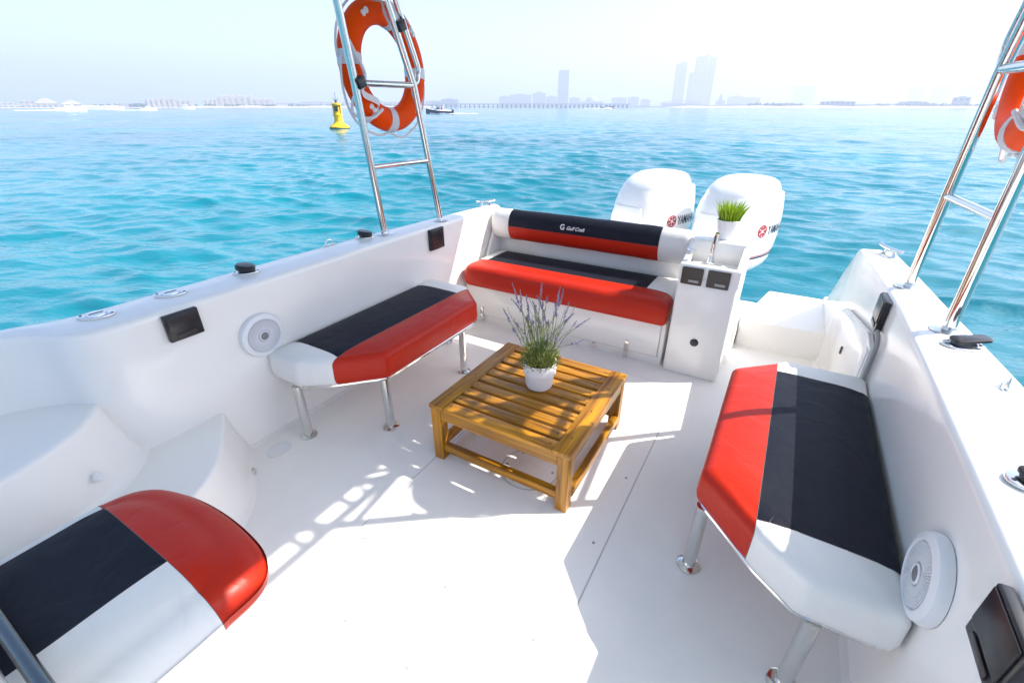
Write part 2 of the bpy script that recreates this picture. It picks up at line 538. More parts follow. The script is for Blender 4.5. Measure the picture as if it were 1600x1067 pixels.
# ================================================================== SETTING: water
def build_water():
    rng = np.random.default_rng(11)
    # radial rings grow with distance; directions are finer on the side where open water is seen
    r = [1.2]
    while r[-1] < 4500:
        r.append(r[-1] + max(0.05, 0.0042 * r[-1] ** 1.12))
    r = np.array(r)
    head = math.atan2(math.cos(R(30.44)), -math.sin(R(30.44)))
    fine = np.arange(-62, 62, 0.21)
    coarse = np.arange(62, 298, 2.0)
    th = head + np.radians(np.concatenate([fine, coarse]))
    RR, TT = np.meshgrid(r, th, indexing='ij')
    X = RR * np.cos(TT); Y = RR * np.sin(TT)
    sp = np.maximum(np.gradient(r)[:, None], RR * R(0.21))
    Z = np.zeros_like(X); DX = np.zeros_like(X); DY = np.zeros_like(X)
    waves = []
    wind = R(200)       # crests lie mostly across the view
    for L, A, n in ((9.0, 0.022, 3), (5.0, 0.019, 5), (3.0, 0.013, 7), (1.9, 0.0115, 9), (1.2, 0.0115, 11), (0.75, 0.0105, 13), (0.45, 0.0070, 13), (0.28, 0.0036, 10)):
        for _ in range(n):
            l = L * rng.uniform(0.75, 1.3)
            a = A * rng.uniform(0.5, 1.2) / math.sqrt(n) * 1.7
            d = wind + R(90) + rng.normal(0, 0.48)
            waves.append((2 * np.pi / l, a, d, rng.uniform(0, 6.28), l))
    # gusts: slow change of roughness over the sea
    G = 0.75 + 0.35 * np.sin(X * 0.05 + 1.3 + 1.5 * np.sin(Y * 0.031)) * np.sin(Y * 0.043 + 0.4 + np.sin(X * 0.023))
    for k, a, d, ph, l in waves:
        w = np.clip((l / sp - 2.0) / 2.5, 0, 1) * a * (G if l < 3 else 1.0)
        p = k * (X * math.cos(d) + Y * math.sin(d)) + ph
        Z += w * np.sin(p)
        c = np.cos(p) * w * 0.85
        DX -= c * math.cos(d) * -1; DY -= c * math.sin(d) * -1
    X = X + DX; Y = Y + DY
    # calm down close under the boat, whose hull stands in the water there
    V = np.stack([X, Y, ZW + Z], -1).reshape(-1, 3)
    nr, nt = RR.shape
    ii, jj = np.meshgrid(np.arange(nr - 1), np.arange(nt), indexing='ij')
    j2 = (jj + 1) % nt
    F = np.stack([ii * nt + jj, (ii + 1) * nt + jj, (ii + 1) * nt + j2, ii * nt + j2], -1).reshape(-1, 4)
    me = bpy.data.meshes.new('water')
    me.vertices.add(len(V)); me.vertices.foreach_set('co', V.astype(np.float32).ravel())
    me.loops.add(F.size); me.loops.foreach_set('vertex_index', F.astype(np.int32).ravel())
    me.polygons.add(len(F))
    me.polygons.foreach_set('loop_start', np.arange(0, F.size, 4, dtype=np.int32))
    me.polygons.foreach_set('loop_total', np.full(len(F), 4, dtype=np.int32))
    me.update(calc_edges=True)
    me.polygons.foreach_set('use_smooth', np.ones(len(F), dtype=bool))
    m = bpy.data.materials.new('sea_water'); m.use_nodes = True
    nt_ = m.node_tree; b = nt_.nodes['Principled BSDF']
    b.inputs['Roughness'].default_value = 0.07
    b.inputs['IOR'].default_value = 1.333
    geo = nt_.nodes.new('ShaderNodeNewGeometry')
    n0 = nt_.nodes.new('ShaderNodeTexNoise'); n0.inputs['Scale'].default_value = 0.06; n0.inputs['Detail'].default_value = 4
    nt_.links.new(geo.outputs['Position'], n0.inputs['Vector'])
    cr = nt_.nodes.new('ShaderNodeValToRGB')
    e = cr.color_ramp.elements
    e[0].position = 0.35; e[0].color = (0.0, 0.110, 0.150, 1)
    e[1].position = 0.65; e[1].color = (0.001, 0.178, 0.228, 1)
    nt_.links.new(n0.outputs['Fac'], cr.inputs['Fac'])
    nt_.links.new(cr.outputs[0], b.inputs['Base Color'])
    # fine ripples, stretched along the crests
    mp = nt_.nodes.new('ShaderNodeMapping'); mp.vector_type = 'TEXTURE'
    mp.inputs['Rotation'].default_value = (0, 0, wind)
    mp.inputs['Scale'].default_value = (2.6, 1.0, 1.0)
    nt_.links.new(geo.outputs['Position'], mp.inputs['Vector'])
    last = None
    for sc_, st, ds in ((0.9, 0.6, 0.16), (3.4, 0.4, 0.04), (11.0, 0.12, 0.010)):
        n1 = nt_.nodes.new('ShaderNodeTexNoise'); n1.inputs['Scale'].default_value = sc_
        n1.inputs['Detail'].default_value = 5; n1.inputs['Roughness'].default_value = 0.6; n1.inputs['Distortion'].default_value = 0.5
        nt_.links.new(mp.outputs[0], n1.inputs['Vector'])
        bp = nt_.nodes.new('ShaderNodeBump'); bp.inputs['Strength'].default_value = st; bp.inputs['Distance'].default_value = ds
        nt_.links.new(n1.outputs['Fac'], bp.inputs['Height'])
        if last: nt_.links.new(last.outputs[0], bp.inputs['Normal'])
        last = bp
    nt_.links.new(last.outputs[0], b.inputs['Normal'])
    me.materials.append(m)
    o = bpy.data.objects.new('water', me); COL.objects.link(o); o['kind'] = 'structure'
build_water()

# ================================================================== SETTING: far shore, in haze
def bear(az, d):
    a = R(az)
    return Vector((d * math.sin(a), d * math.cos(a), 0))

def shore(name, azs, d, h, depth, m):
    mb = MB(); rings = []
    rnd = random.Random(int(d + azs[0] * 3))
    n = 40
    for i in range(n + 1):
        az = azs[0] + (azs[1] - azs[0]) * i / n
        k = 0.7 + 0.5 * rnd.random()
        k *= min(1, min(i, n - i) / 2 + 0.1)
        a = bear(az, d); b_ = bear(az, d + depth * 0.12); c = bear(az, d + depth)
        rings.append([(a.x, a.y, ZW - 0.5), (a.x, a.y, ZW + 0.2), (b_.x, b_.y, ZW + h * k), (c.x, c.y, ZW + h * k), (c.x, c.y, ZW - 0.5)])
    mb.loft(rings)
    o = mb.build(name, m, angle=60); o['kind'] = 'structure'
    return o
shore('land', (-80, -38), 985, 3.2, 420, 'sand')
shore('land', (-44, -6), 1280, 3.4, 1200, 'scrub')
shore('beach', (-14, 40), 930, 3.0, 130, 'sand')
shore('land', (-14, 40), 1065, 6.0, 1700, 'scrub')

def local_box(mb, az, d, u0, u1, v0, v1, z0, z1, bev=0):
    """box at a bearing: u across the view, v away, z up from the ground"""
    c = bear(az, d)
    mtx = Matrix.Translation((c.x, c.y, 0)) @ Matrix.Rotation(-R(az), 4, 'Z')
    mb.box(u0, u1, v0, v1, ZW + z0, ZW + z1, bev, 1, mtx)
    return mtx

def part_at(name, az, d, bx, m, parent):
    mb = MB(); local_box(mb, az, d, *bx)
    return mb.build(name, m, parent)

def windows(parent_wall, az, d, xs, zs, w, h, m='window'):
    """individual windows, sharing one mesh"""
    c = bear(az, d)
    base = None
    rt = Matrix.Rotation(-R(az), 4, 'Z')
    for z in zs:
        for x in xs:
            if base is None:
                mb = MB(); mb.box(-w / 2, w / 2, -0.25, 0.3, 0, h)
                me = mb.mesh('window'); me.materials.append(M[m])
                base = me
            o = bpy.data.objects.new('window', base)
            COL.objects.link(o); o.parent = parent_wall
            p = rt @ Vector((x, 0, 0))
            o.location = (p.x, p.y, z)
            o.rotation_euler = (0, 0, -R(az))

def palace(az, d, w, h, label, seed, group):
    rnd = random.Random(seed)
    c = bear(az, d)
    t = thing('resort_building', label, 'building', (c.x, c.y, ZW), group)
    hb = h * 0.74
    wall = part_at('wall', az, d, (-w / 2, w / 2, 0, 16, 1, hb), 'stone2', t)
    for i in range(3):
        x = -w / 2 + w * (0.2 + 0.3 * i)
        tw = w * rnd.uniform(0.20, 0.27); th = h * rnd.uniform(0.80, 0.92)
        tower = part_at('corner_tower', az, d, (x - tw / 2, x + tw / 2, -1.2, 9, 1, th), 'stone2', t)
        mb = MB(); cc = bear(az, d + 4); q = Matrix.Rotation(-R(az), 4, 'Z') @ Vector((x, 0, 0))
        mb.lathe([(tw * 0.66, 0), (tw * 0.62, 0.4), (tw * 0.3, h * 0.06), (0.1, h * 0.09)], 8, Matrix.Translation((cc.x + q.x, cc.y + q.y, ZW + th)))
        mb.build('roof', 'roof', tower)
    nx = max(3, int(w / 5))
    xs = [-w / 2 + w * (i + 0.5) / nx for i in range(nx)]
    windows(t, az, d - 1.6, xs, [2.2, hb * 0.58], w / nx * 0.30, hb * 0.16)
    return t

def pyramid(az, d, w, h, label, group):
    c = bear(az, d)
    t = thing('pavilion', label, 'building', (c.x, c.y, ZW), group)
    part_at('wall', az, d, (-w / 2, w / 2, 0, w, 1, h * 0.42), 'stone2', t)
    rt = Matrix.Translation(bear(az, d + w / 2)) @ Matrix.Rotation(-R(az), 4, 'Z')
    mb = MB()
    rings = []
    for s, z in ((0.52, 0.42), (0.40, 0.60), (0.22, 0.84), (0.05, 1.0)):
        rings.append([rt @ Vector((a * w * s, b_ * w * s, ZW + h * z)) for a, b_ in ((-1, -1), (1, -1), (1, 1), (-1, 1))])
    mb.loft(rings)
    mb.build('roof', 'stone', t)
    n = 4
    windows(t, az, d - 0.3, [-w * 0.36 + w * 0.24 * i for i in range(n)], [1.6], w * 0.11, h * 0.2)
    return t

def block(az, d, w, h, label, group, m='concrete', nm='apartment_block'):
    c = bear(az, d)
    t = thing(nm, label, 'building', (c.x, c.y, ZW), group)
    part_at('wall', az, d, (-w / 2, w / 2, 0, w * 0.8, 1, h * 0.92), m, t)
    part_at('roof_housing', az, d, (-w * 0.22, w * 0.2, 3, w * 0.5, h * 0.92 + 0.02, h), m, t)
    nx = max(3, int(w / 7)); nz = max(2, int(h / 9))
    xs = [-w / 2 + w * (i + 0.5) / nx for i in range(nx)]
    zs = [h * 0.9 * (i + 0.35) / nz for i in range(nz)]
    windows(t, az, d - 0.15, xs, zs, w / nx * 0.55, h * 0.9 / nz * 0.45)
    return t

def slant_tower(az, d, w, h, lean, top, label, group, notch=None):
    """leaning tower: lean shifts the top across, top slopes the roof"""
    c = bear(az, d)
    t = thing('skyscraper', label, 'skyscraper', (c.x, c.y, ZW), group)
    mtx = Matrix.Translation((c.x, c.y, 0)) @ Matrix.Rotation(-R(az), 4, 'Z')
    def ring(z0, z1, u0, u1, v0, v1, n=9, tp=0.0):
        rings = []
        for i in range(n + 1):
            f = i / n; z = z0 + (z1 - z0) * f
            s = lean * (z / h) ** 1.25
            dz = tp if i == n else 0
            rings.append([mtx @ Vector(p) for p in ((u0 + s, v0, ZW + z - dz), (u1 + s, v0, ZW + z), (u1 + s, v1, ZW + z), (u0 + s, v1, ZW + z - dz))])
        return rings
    mb = MB(); mb.loft(ring(1, h, -w / 2, w / 2, 0, w * 0.8, tp=top)); mb.build('glass_shaft', 'glass_tower', t)
    mb = MB(); mb.loft(ring(1, h * 0.93, -w / 2 - 3, -w / 2, 4, w * 0.7)); mb.build('side_fin', 'concrete', t)
    # floor bands stand proud of the glass
    nb = max(6, int(h / 11))
    mb = MB()
    for i in range(nb):
        z = h * 0.96 * (i + 0.5) / nb
        s = lean * (z / h) ** 1.25
        mb.box(-w / 2 + s - 0.1, w / 2 + s + 0.1, -0.5, 0.4, ZW + z, ZW + z + 1.4, mtx=mtx)
    mb.build('floor_band', 'concrete', t, kind='stuff')
    return t

G1, G2, G3 = 'white resort buildings along the left shore', 'hazy city blocks along the horizon', 'hazy towers on the horizon'
block(-75.1, 1000, 17, 7.4, 'low pale villa at the far left end of the shore', G1, 'stone2', 'villa')
block(-73.78, 1000, 17, 10.0, 'small pale villa left of the two peaked pavilions', G1, 'stone2', 'villa')
pyramid(-72.64, 1000, 26, 13.3, 'pale peaked pavilion, the taller left one of a pair', G1)
pyramid(-71.09, 1000, 25, 11.1, 'pale peaked pavilion, the lower right one of a pair', G1)
block(-67.63, 1000, 11, 7.1, 'tiny pale house on the shore beside a dark low shed', G1, 'stone2', 'villa')
block(-66.5, 1000, 25, 6.3, 'low dark blue-grey shed left of the white palaces', G1, 'scrub', 'shed')
for i, (az, d, w, h, l) in enumerate((
    (-65.33, 1000, 22, 14.5, 'white turreted palace, first from the left in the left trio'),
    (-64.13, 1000, 23, 15.6, 'white turreted palace, tallest middle one of the left trio'),
    (-62.88, 1000, 24, 13.0, 'white turreted palace, right end of the left trio'),
    (-60.68, 1100, 24, 16.5, 'white turreted palace, left end of the longer row of four'),
    (-59.38, 1100, 31, 21.0, 'tall white turreted palace, second in the longer row of four'),
    (-57.85, 1100, 33, 22.3, 'tallest white turreted palace, third in the longer row of four'),
    (-56.19, 1100, 36, 17.2, 'white turreted palace, right end of the longer row of four'))):
    palace(az, d, w, h, l, i + 1, G1)
for az, d, w, h, l in (
    (-54.0, 1300, 52, 11.1, 'low pale terrace just right of the white palaces'),
    (-51.29, 1300, 71, 13.9, 'long pale terrace left of the yellow buoy'),
    (-48.6, 1300, 50, 12.0, 'pale low block behind the yellow buoy'),
    (-45.81, 1300, 60, 15.7, 'pale block seen through the left lifebuoy'),
    (-43.11, 1300, 62, 13.1, 'pale low block seen at the right edge of the left lifebuoy'),
    (-39.14, 1400, 43, 17.1, 'hazy block above the speeding powerboat'),
    (-37.35, 1500, 48, 23.2, 'hazy block right of the speeding powerboat'),
    (-31.3, 2200, 44, 43.0, 'hazy slab block, farthest left of the four before the lone tower'),
    (-29.51, 2200, 93, 50.2, 'broad hazy slab block, second of the four before the lone tower'),
    (-27.43, 2200, 55, 57.3, 'hazy block, tallest of the four before the lone tower'),
    (-26.04, 2200, 46, 42.9, 'hazy block touching the left foot of the lone tower'),
    (-23.52, 2200, 43, 37.9, 'hazy block at the right foot of the lone tower'),
    (-18.68, 2200, 61, 37.5, 'hazy block between the domed hall and the tower cluster'),
    (-17.18, 2200, 44, 39.6, 'hazy block, nearest but one to the tower cluster'),
    (-15.9, 2200, 39, 30.1, 'low hazy block next to the tower cluster'),
    (-6.99, 2400, 66, 43.1, 'hazy block right of the small domed building'),
    (-5.44, 2400, 64, 37.9, 'hazy block, last before the twin hotel'),
    (-1.5, 3500, 60, 113.0, 'pale hotel block, left half of a twin'),
    (-0.55, 3500, 54, 116.0, 'pale hotel block, right half of a twin'),
    (1.93, 1100, 54, 11.0, 'long low blue-grey building on the right beach'),
    (10.67, 1190, 24, 17.8, 'grey building rising above the right beach by the rail'),
    (7.55, 1230, 44, 11.0, 'low grey building left of the one by the right rail'),
    (13.2, 1260, 52, 11.6, 'low grey building at the right edge behind the lifebuoy')):
    block(az, d, w, h, l, G2)
slant_tower(-24.78, 2200, 42, 136.2, 0, 0, 'lone straight hazy tower left of the cluster', G3)
slant_tower(-12.62, 2600, 48, 187.3, -3, 8, 'sloping-topped hazy tower at the left of the cluster', G3)
slant_tower(-11.45, 2640, 26, 147.9, -3, 6, 'shortest hazy tower inside the cluster', G3)
slant_tower(-10.72, 2600, 54, 212.9, -3, 8, 'tallest and broadest hazy tower of the cluster', G3)
slant_tower(-9.72, 2650, 32, 201.8, -2, -8, 'thin hazy tower at the right of the cluster', G3)
slant_tower(7.6, 3900, 76, 119, -4, 32, 'very faint sail-shaped tower, left one of three', G3)
slant_tower(9.21, 3900, 78, 122, -4, 34, 'very faint sail-shaped tower, middle one of three', G3)
slant_tower(10.91, 3900, 58, 125, -4, 34, 'very faint sail-shaped tower, right one of three', G3)

def dome_hall(az, d, w, h, label):
    c = bear(az, d)
    t = thing('domed_hall', label, 'building', (c.x, c.y, ZW), G2)
    part_at('wall', az, d, (-w / 2, w / 2, 0, w * 0.6, 1, h * 0.5), 'concrete', t)
    mb = MB(); cc = bear(az, d + w * 0.3)
    r = w * 0.28
    mb.lathe([(r, 0), (r * 0.95, h * 0.2), (r * 0.75, h * 0.36), (r * 0.4, h * 0.46), (r * 0.08, h * 0.5)], 20, Matrix.Translation((cc.x, cc.y, ZW + h * 0.5)))
    mb.build('dome', 'concrete', t)
    windows(t, az, d - 0.2, [-w * 0.4 + w * 0.13 * i for i in range(7)], [h * 0.2], w * 0.07, h * 0.15)
dome_hall(-21.63, 2200, 97, 42.5, 'wide hazy domed hall right of the lone tower')
dome_hall(-8.36, 2000, 32, 44.7, 'small hazy domed building right of the tower cluster')
c = bear(-12.29, 1800)
t = thing('podium_hall', 'low white curved roof at the foot of the tower cluster', 'building', (c.x, c.y, ZW), G2)
part_at('wall', -12.29, 1800, (-60, 60, 0, 50, 1, 12), 'stone2', t)
mb = MB(); mtx = Matrix.Translation((c.x, c.y, ZW)) @ Matrix.Rotation(R(12.29), 4, 'Z')
mb.loft([[mtx @ Vector((-66 + 132 * i / 16, v, 12 + z + 7 * math.sin(math.pi * i / 16))) for v, z in ((-4, 0), (54, 0), (54, 1.2), (-4, 1.2))] for i in range(17)])
mb.build('roof', 'stone2', t)

# trees of the far shore read as one dark line
def tree_line(az0, az1, d, h, n, seed):
    rnd = random.Random(seed); mb = MB()
    for i in range(n):
        az = rnd.uniform(az0, az1); c = bear(az, d + rnd.uniform(0, 60))
        r = h * rnd.uniform(0.5, 0.9)
        b = bmesh.new(); bmesh.ops.create_icosphere(b, subdivisions=1, radius=1)
        for v in b.verts:
            v.co = v.co * (1 + rnd.uniform(-0.25, 0.25))
            v.co = Vector((c.x + v.co.x * r, c.y + v.co.y * r, ZW + 2 + h * 0.3 + max(-2.0, v.co.z * h * rnd.uniform(0.5, 0.9))))
        mb.bm(b)
    o = mb.build('tree_line', 'scrub', angle=10); o['kind'] = 'stuff'
tree_line(-6, -1, 1120, 6.5, 40, 1)
tree_line(5, 16, 1120, 5.0, 90, 2)
tree_line(-72, -55, 1030, 4.0, 80, 3)
tree_line(-54, -38, 1200, 5.0, 120, 4)

# pier on piles
def pier():
    A = bear(-39.5, 900); B = bear(-17.5, 960)
    t = thing('pier', 'long low pier on many piles across the horizon', 'pier', (A.x, A.y, ZW))
    dv = (B - A); L = dv.length; u = dv.normalized()
    rot = Matrix.Translation((A.x, A.y, ZW)) @ Matrix.Rotation(math.atan2(u.y, u.x), 4, 'Z')
    mb = MB(); mb.box(0, L, -2.5, 2.5, 4.6, 6.2, mtx=rot); mb.build('roadway', 'concrete', t)
    mb = MB(); mb.box(0, L, -2.6, -2.4, 6.9, 7.3, mtx=rot)
    for i in range(int(L / 7)): mb.box(i * 7, i * 7 + 0.4, -2.6, -2.4, 6.2, 7.0, mtx=rot)
    mb.build('railing', 'concrete', t)
    base = None
    n = int(L / 8)
    for i in range(n):
        if base is None:
            q = MB(); q.box(-0.9, 0.9, -2.2, 2.2, -1, 4.59); base = q.mesh('pile'); base.materials.append(M['dark'])
        o = bpy.data.objects.new('pile', base); COL.objects.link(o); o.parent = t
        p = u * (i * L / n + 3); o.location = p; o.rotation_euler = (0, 0, math.atan2(u.y, u.x))
pier()

# ================================================================== buoy and boats on the water
def build_buoy():
    x, y = -37.4, 32.1
    t = thing('navigation_buoy', 'yellow navigation buoy floating left of the rail', 'buoy', (x, y, ZW))
    T = Matrix.Translation((x, y, ZW))
    mb = MB(); mb.lathe([(0.55, -0.5), (0.86, -0.05), (0.9, 0.06), (0.88, 0.22), (0.78, 0.30), (0.50, 0.46), (0.40, 0.62)], 28, T); mb.build('float', 'yellow', t)
    mb = MB(); mb.lathe([(0.875, -0.04), (0.905, 0.03), (0.912, 0.07), (0.897, 0.12)], 28, T, cap=False); mb.build('weed_band', 'scrub', t)
    mb = MB(); mb.lathe([(0.40, 0.62), (0.36, 0.95), (0.40, 1.10), (0.42, 1.14), (0.42, 1.22), (0.30, 1.26)], 24, T); mb.build('neck', 'yellow', t)
    mb = MB()
    for k in range(4):
        a = k * math.pi / 2 + 0.5
        mb.box(-0.07, 0.07, -0.04, 0.04, 1.24, 2.05, mtx=T @ Matrix.Translation((0.33 * math.cos(a), 0.33 * math.sin(a), 0)) @ Matrix.Rotation(a + math.pi / 2, 4, 'Z'))
    mb.lathe([(0.41, 1.98), (0.41, 2.10), (0.30, 2.14)], 20, T)
    mb.lathe([(0.25, 1.25), (0.25, 1.98)], 14, T)
    mb.build('cage', 'yellow', t)
    mb = MB(); mb.box(-0.16, 0.16, -0.03, 0.03, 1.45, 1.9, mtx=T @ Matrix.Translation((0.22, -0.27, 0)) @ Matrix.Rotation(0.6, 4, 'Z')); mb.build('panel', 'dark', t)
    mb = MB(); mb.lathe([(0.10, 2.13), (0.10, 2.35), (0.05, 2.42)], 12, T); mb.tube([(x, y, ZW + 2.4), (x, y, ZW + 3.0)], 0.018, 6)
    mb.tube([(x, y, ZW + 2.2), (x - 0.22, y - 0.1, ZW + 2.55)], 0.02, 6); mb.tube([(x, y, ZW + 2.2), (x + 0.2, y + 0.1, ZW + 2.5)], 0.02, 6)
    mb.build('lantern', 'dark', t)
build_buoy()

def build_powerboat():
    x, y = -94.8, 118.7
    ang = math.atan2(y, x) - math.pi / 2
    t = thing('powerboat', 'dark hulled powerboat speeding right of the left lifebuoy', 'powerboat', (x, y, ZW))
    T = Matrix.Translation((x, y, ZW)) @ Matrix.Rotation(ang - 0.25 + math.pi, 4, 'Z')
    mb = MB(); rings = []
    for i in range(13):
        f = i / 12; u = -3.9 + 7.8 * f
        w = 1.25 * (1 - max(0, (f - 0.45) / 0.55) ** 2.2) + 0.02
        zt = 0.62 + 0.75 * f ** 1.8; zb = -0.3 + 0.95 * max(0, f - 0.62) ** 1.2
        rings.append([T @ Vector(p) for p in ((u, -w, zt), (u, -w * 0.8, zb + 0.25), (u, 0, zb), (u, w * 0.8, zb + 0.25), (u, w, zt))])
    mb.loft(rings); mb.build('hull', 'hull_dark', t)
    mb = MB(); mb.loft([[T @ Vector((u, s * w, z)) for s, z in ((-1, a), (1, a), (0.8, b_), (-0.8, b_))] for u, w, a, b_ in ((-3.5, 1.1, 0.64, 0.85), (0.2, 1.15, 0.8, 1.05), (1.9, 0.7, 1.0, 1.15), (3.4, 0.2, 1.25, 1.3))]); mb.build('foredeck', 'gelcoat', t)
    mb = MB(); mb.prism([(-0.2, 1.06), (0.9, 1.08), (0.2, 1.75), (-0.25, 1.75)], -0.8, 0.8, mtx=T, axis='y'); mb.build('windscreen', 'window', t)
    mb = MB(); mb.box(-1.6, 0.2, -0.8, 0.8, 2.15, 2.25, 0.03, 2, T)
    for s in (-0.75, 0.75): mb.tube([T @ Vector((-1.4, s, 0.8)), T @ Vector((-1.3, s, 2.16))], 0.05, 6); mb.tube([T @ Vector((0.0, s, 1.0)), T @ Vector((0.0, s, 2.16))], 0.05, 6)
    mb.build('awning', 'canvas', t)
    mb = MB(); mb.box(-4.5, -3.9, -0.35, 0.35, 0.1, 1.1, 0.1, 2, T); mb.build('outboard', 'black', t)
    mb = MB()
    for u, v in ((-1.2, 0.3), (-0.8, -0.35)):
        mb.lathe([(0.22, 0.8), (0.24, 1.2), (0.16, 1.42), (0.11, 1.5), (0.12, 1.6), (0.06, 1.72)], 8, T @ Matrix.Translation((u, v, 0)))
    mb.build('crew', 'ink_red', t)
    w = MB(); rnd = random.Random(5)
    wake(w, T, 14, 2.6, rnd)
    o = w.build('wake', 'foam', angle=20); o['kind'] = 'stuff'

def wake(mb, T, L, W, rnd):
    n = 44
    for side in (-1, 1):
        rings = []
        for i in range(n + 1):
            f = i / n; u = 2.5 - L * f
            c = side * (0.5 + W * 0.45 * f); wd = (0.9 + 0.9 * f) * (1 - 0.5 * f) * rnd.uniform(0.6, 1.2)
            h = 0.06 + 0.55 * math.exp(-((f - 0.16) / 0.14) ** 2) * rnd.uniform(0.6, 1.2) + 0.12 * (1 - f) * rnd.random()
            rings.append([T @ Vector((u, c - wd * 0.5, -0.1)), T @ Vector((u, c - wd * 0.2, h)), T @ Vector((u, c + wd * 0.2, h * 0.8)), T @ Vector((u, c + wd * 0.5, -0.1))])
        mb.loft(rings)
build_powerboat()

def small_boat(x, y, L, label, dark=False, wk=True, turn=0.0):
    ang = math.atan2(y, x) - math.pi / 2 + turn
    t = thing('motorboat', label, 'motorboat', (x, y, ZW), 'small boats far out on the water')
    T = Matrix.Translation((x, y, ZW)) @ Matrix.Rotation(ang, 4, 'Z')
    k = L / 8
    mb = MB(); rings = []
    for i in range(9):
        f = i / 8; u = (-4 + 8 * f) * k
        w = k * (1.3 * (1 - max(0, (f - 0.45) / 0.55) ** 2.2) + 0.02); zt = k * (0.8 + 0.7 * f ** 2)
        rings.append([T @ Vector(p) for p in ((u, -w, zt), (u, -w * 0.8, 0), (u, 0, -0.3), (u, w * 0.8, 0), (u, w, zt))])
    mb.loft(rings); mb.build('hull', 'hull_dark' if dark else 'gelcoat', t)
    mb = MB(); mb.prism([(-1.5 * k, 0.9 * k), (1.3 * k, 1.0 * k), (0.5 * k, 2.1 * k), (-1.3 * k, 2.1 * k)], -0.85 * k, 0.85 * k, mtx=T, axis='y'); mb.build('cabin', 'gelcoat', t)
    mb = MB(); mb.box(-1.2 * k, 0.3 * k, -0.9 * k, 0.9 * k, 1.4 * k, 1.8 * k, mtx=T); mb.build('window', 'window', t)
    if wk:
        w = MB(); rnd = random.Random(int(-x)); wake(w, T @ Matrix.Scale(k * 1.3, 4), 13, 3, rnd)
        o = w.build('wake', 'foam', angle=20); o['kind'] = 'stuff'
small_boat(-345.9, 117.5, 13, 'white motorboat throwing a long low wake, leftmost on the water')
small_boat(-487.6, 195.1, 11, 'white motorboat right of the leftmost wake')
small_boat(-337.9, 151.5, 8, 'small white motorboat with a thin wake below the palace trio')
small_boat(-500.9, 256.3, 13, 'white motorboat lying below the gap between the palaces', wk=False)
small_boat(-192.1, 529.7, 14, 'dark motorboat with a white wake below the pier end', dark=True, turn=0.2)

# ================================================================== THE BOAT
boat = thing('cabin_cruiser', 'white boat cockpit with moulded sides, deck and gunwales', 'boat', (XC, 1.0, 0.0))

# ---- deck sheet
dk = MB()
dk.add([(-2.10, -2.0, 0), (0.56, -2.0, 0), (0.56, 3.30, 0), (-2.10, 3.30, 0)], [(0, 1, 2, 3)])
dk.build('deck', 'deck', boat)

def hatch(poly, r, nm='hatch_lid'):
    pl = round_poly(poly, r, 6)
    mb = MB(); mb.prism(inset_poly(pl, -0.005), 0.0005, 0.0018); mb.build('hatch_seam', 'seam', boat)
    mb = MB(); mb.prism(pl, 0.0005, 0.0042, 0.0012, 1); return mb.build(nm, 'deck', boat)
hatch([(-1.17, 0.72), (-0.30, 0.72), (-0.30, 2.49), (-1.17, 2.49)], 0.06)
hatch([(-0.95, -1.2), (0.10, -1.2), (0.10, 0.53), (-0.95, 0.53)], 0.05)
# screws of the hatch corners
mb = MB()
for p in ((-0.93, 0.505), (-0.37, 0.765), (-1.12, 0.765), (-0.72, 0.765), (-0.34, 1.6), (-0.34, 1.2), (-0.66, 0.50), (-0.34, 2.1)):
    mb.lathe([(0.006, 0.0043), (0.006, 0.0055), (0.003, 0.0058)], 10, Matrix.Translation((p[0], p[1], 0)))
mb.build('deck_screw', 'rubber', boat)
# round inspection plate under the table
pt = MB(); pt.lathe([(0.128, 0.0045), (0.128, 0.0065), (0.124, 0.0075)], 40, Matrix.Translation((-0.745, 1.43, 0))); pl_ = pt.build('inspection_plate', 'deck', boat)
pt = MB(); pt.lathe([(0.134, 0.0044), (0.134, 0.0058), (0.1285, 0.0058)], 40, Matrix.Translation((-0.745, 1.43, 0)), cap=False); pt.build('plate_seam', 'seam', pl_)
pt = MB()
for k in range(6):
    a = k * math.pi / 3 + 0.25
    pt.lathe([(0.0065, 0.0076), (0.0065, 0.0090), (0.003, 0.0094)], 10, Matrix.Translation((-0.745 + 0.108 * math.cos(a), 1.43 + 0.108 * math.sin(a), 0)))
pt.build('plate_screw', 'rubber', pl_)
# oval drain by the left wall
pt = MB(); pt.lathe([(0.045, 0.001), (0.045, 0.004), (0.038, 0.006), (0.030, 0.004), (0.012, 0.003)], 28, Matrix.Translation((-1.875, 0.925, 0)) @ Matrix.Scale(1.35, 4, (0, 1, 0))); pt.build('deck_drain', 'white_plastic', boat)

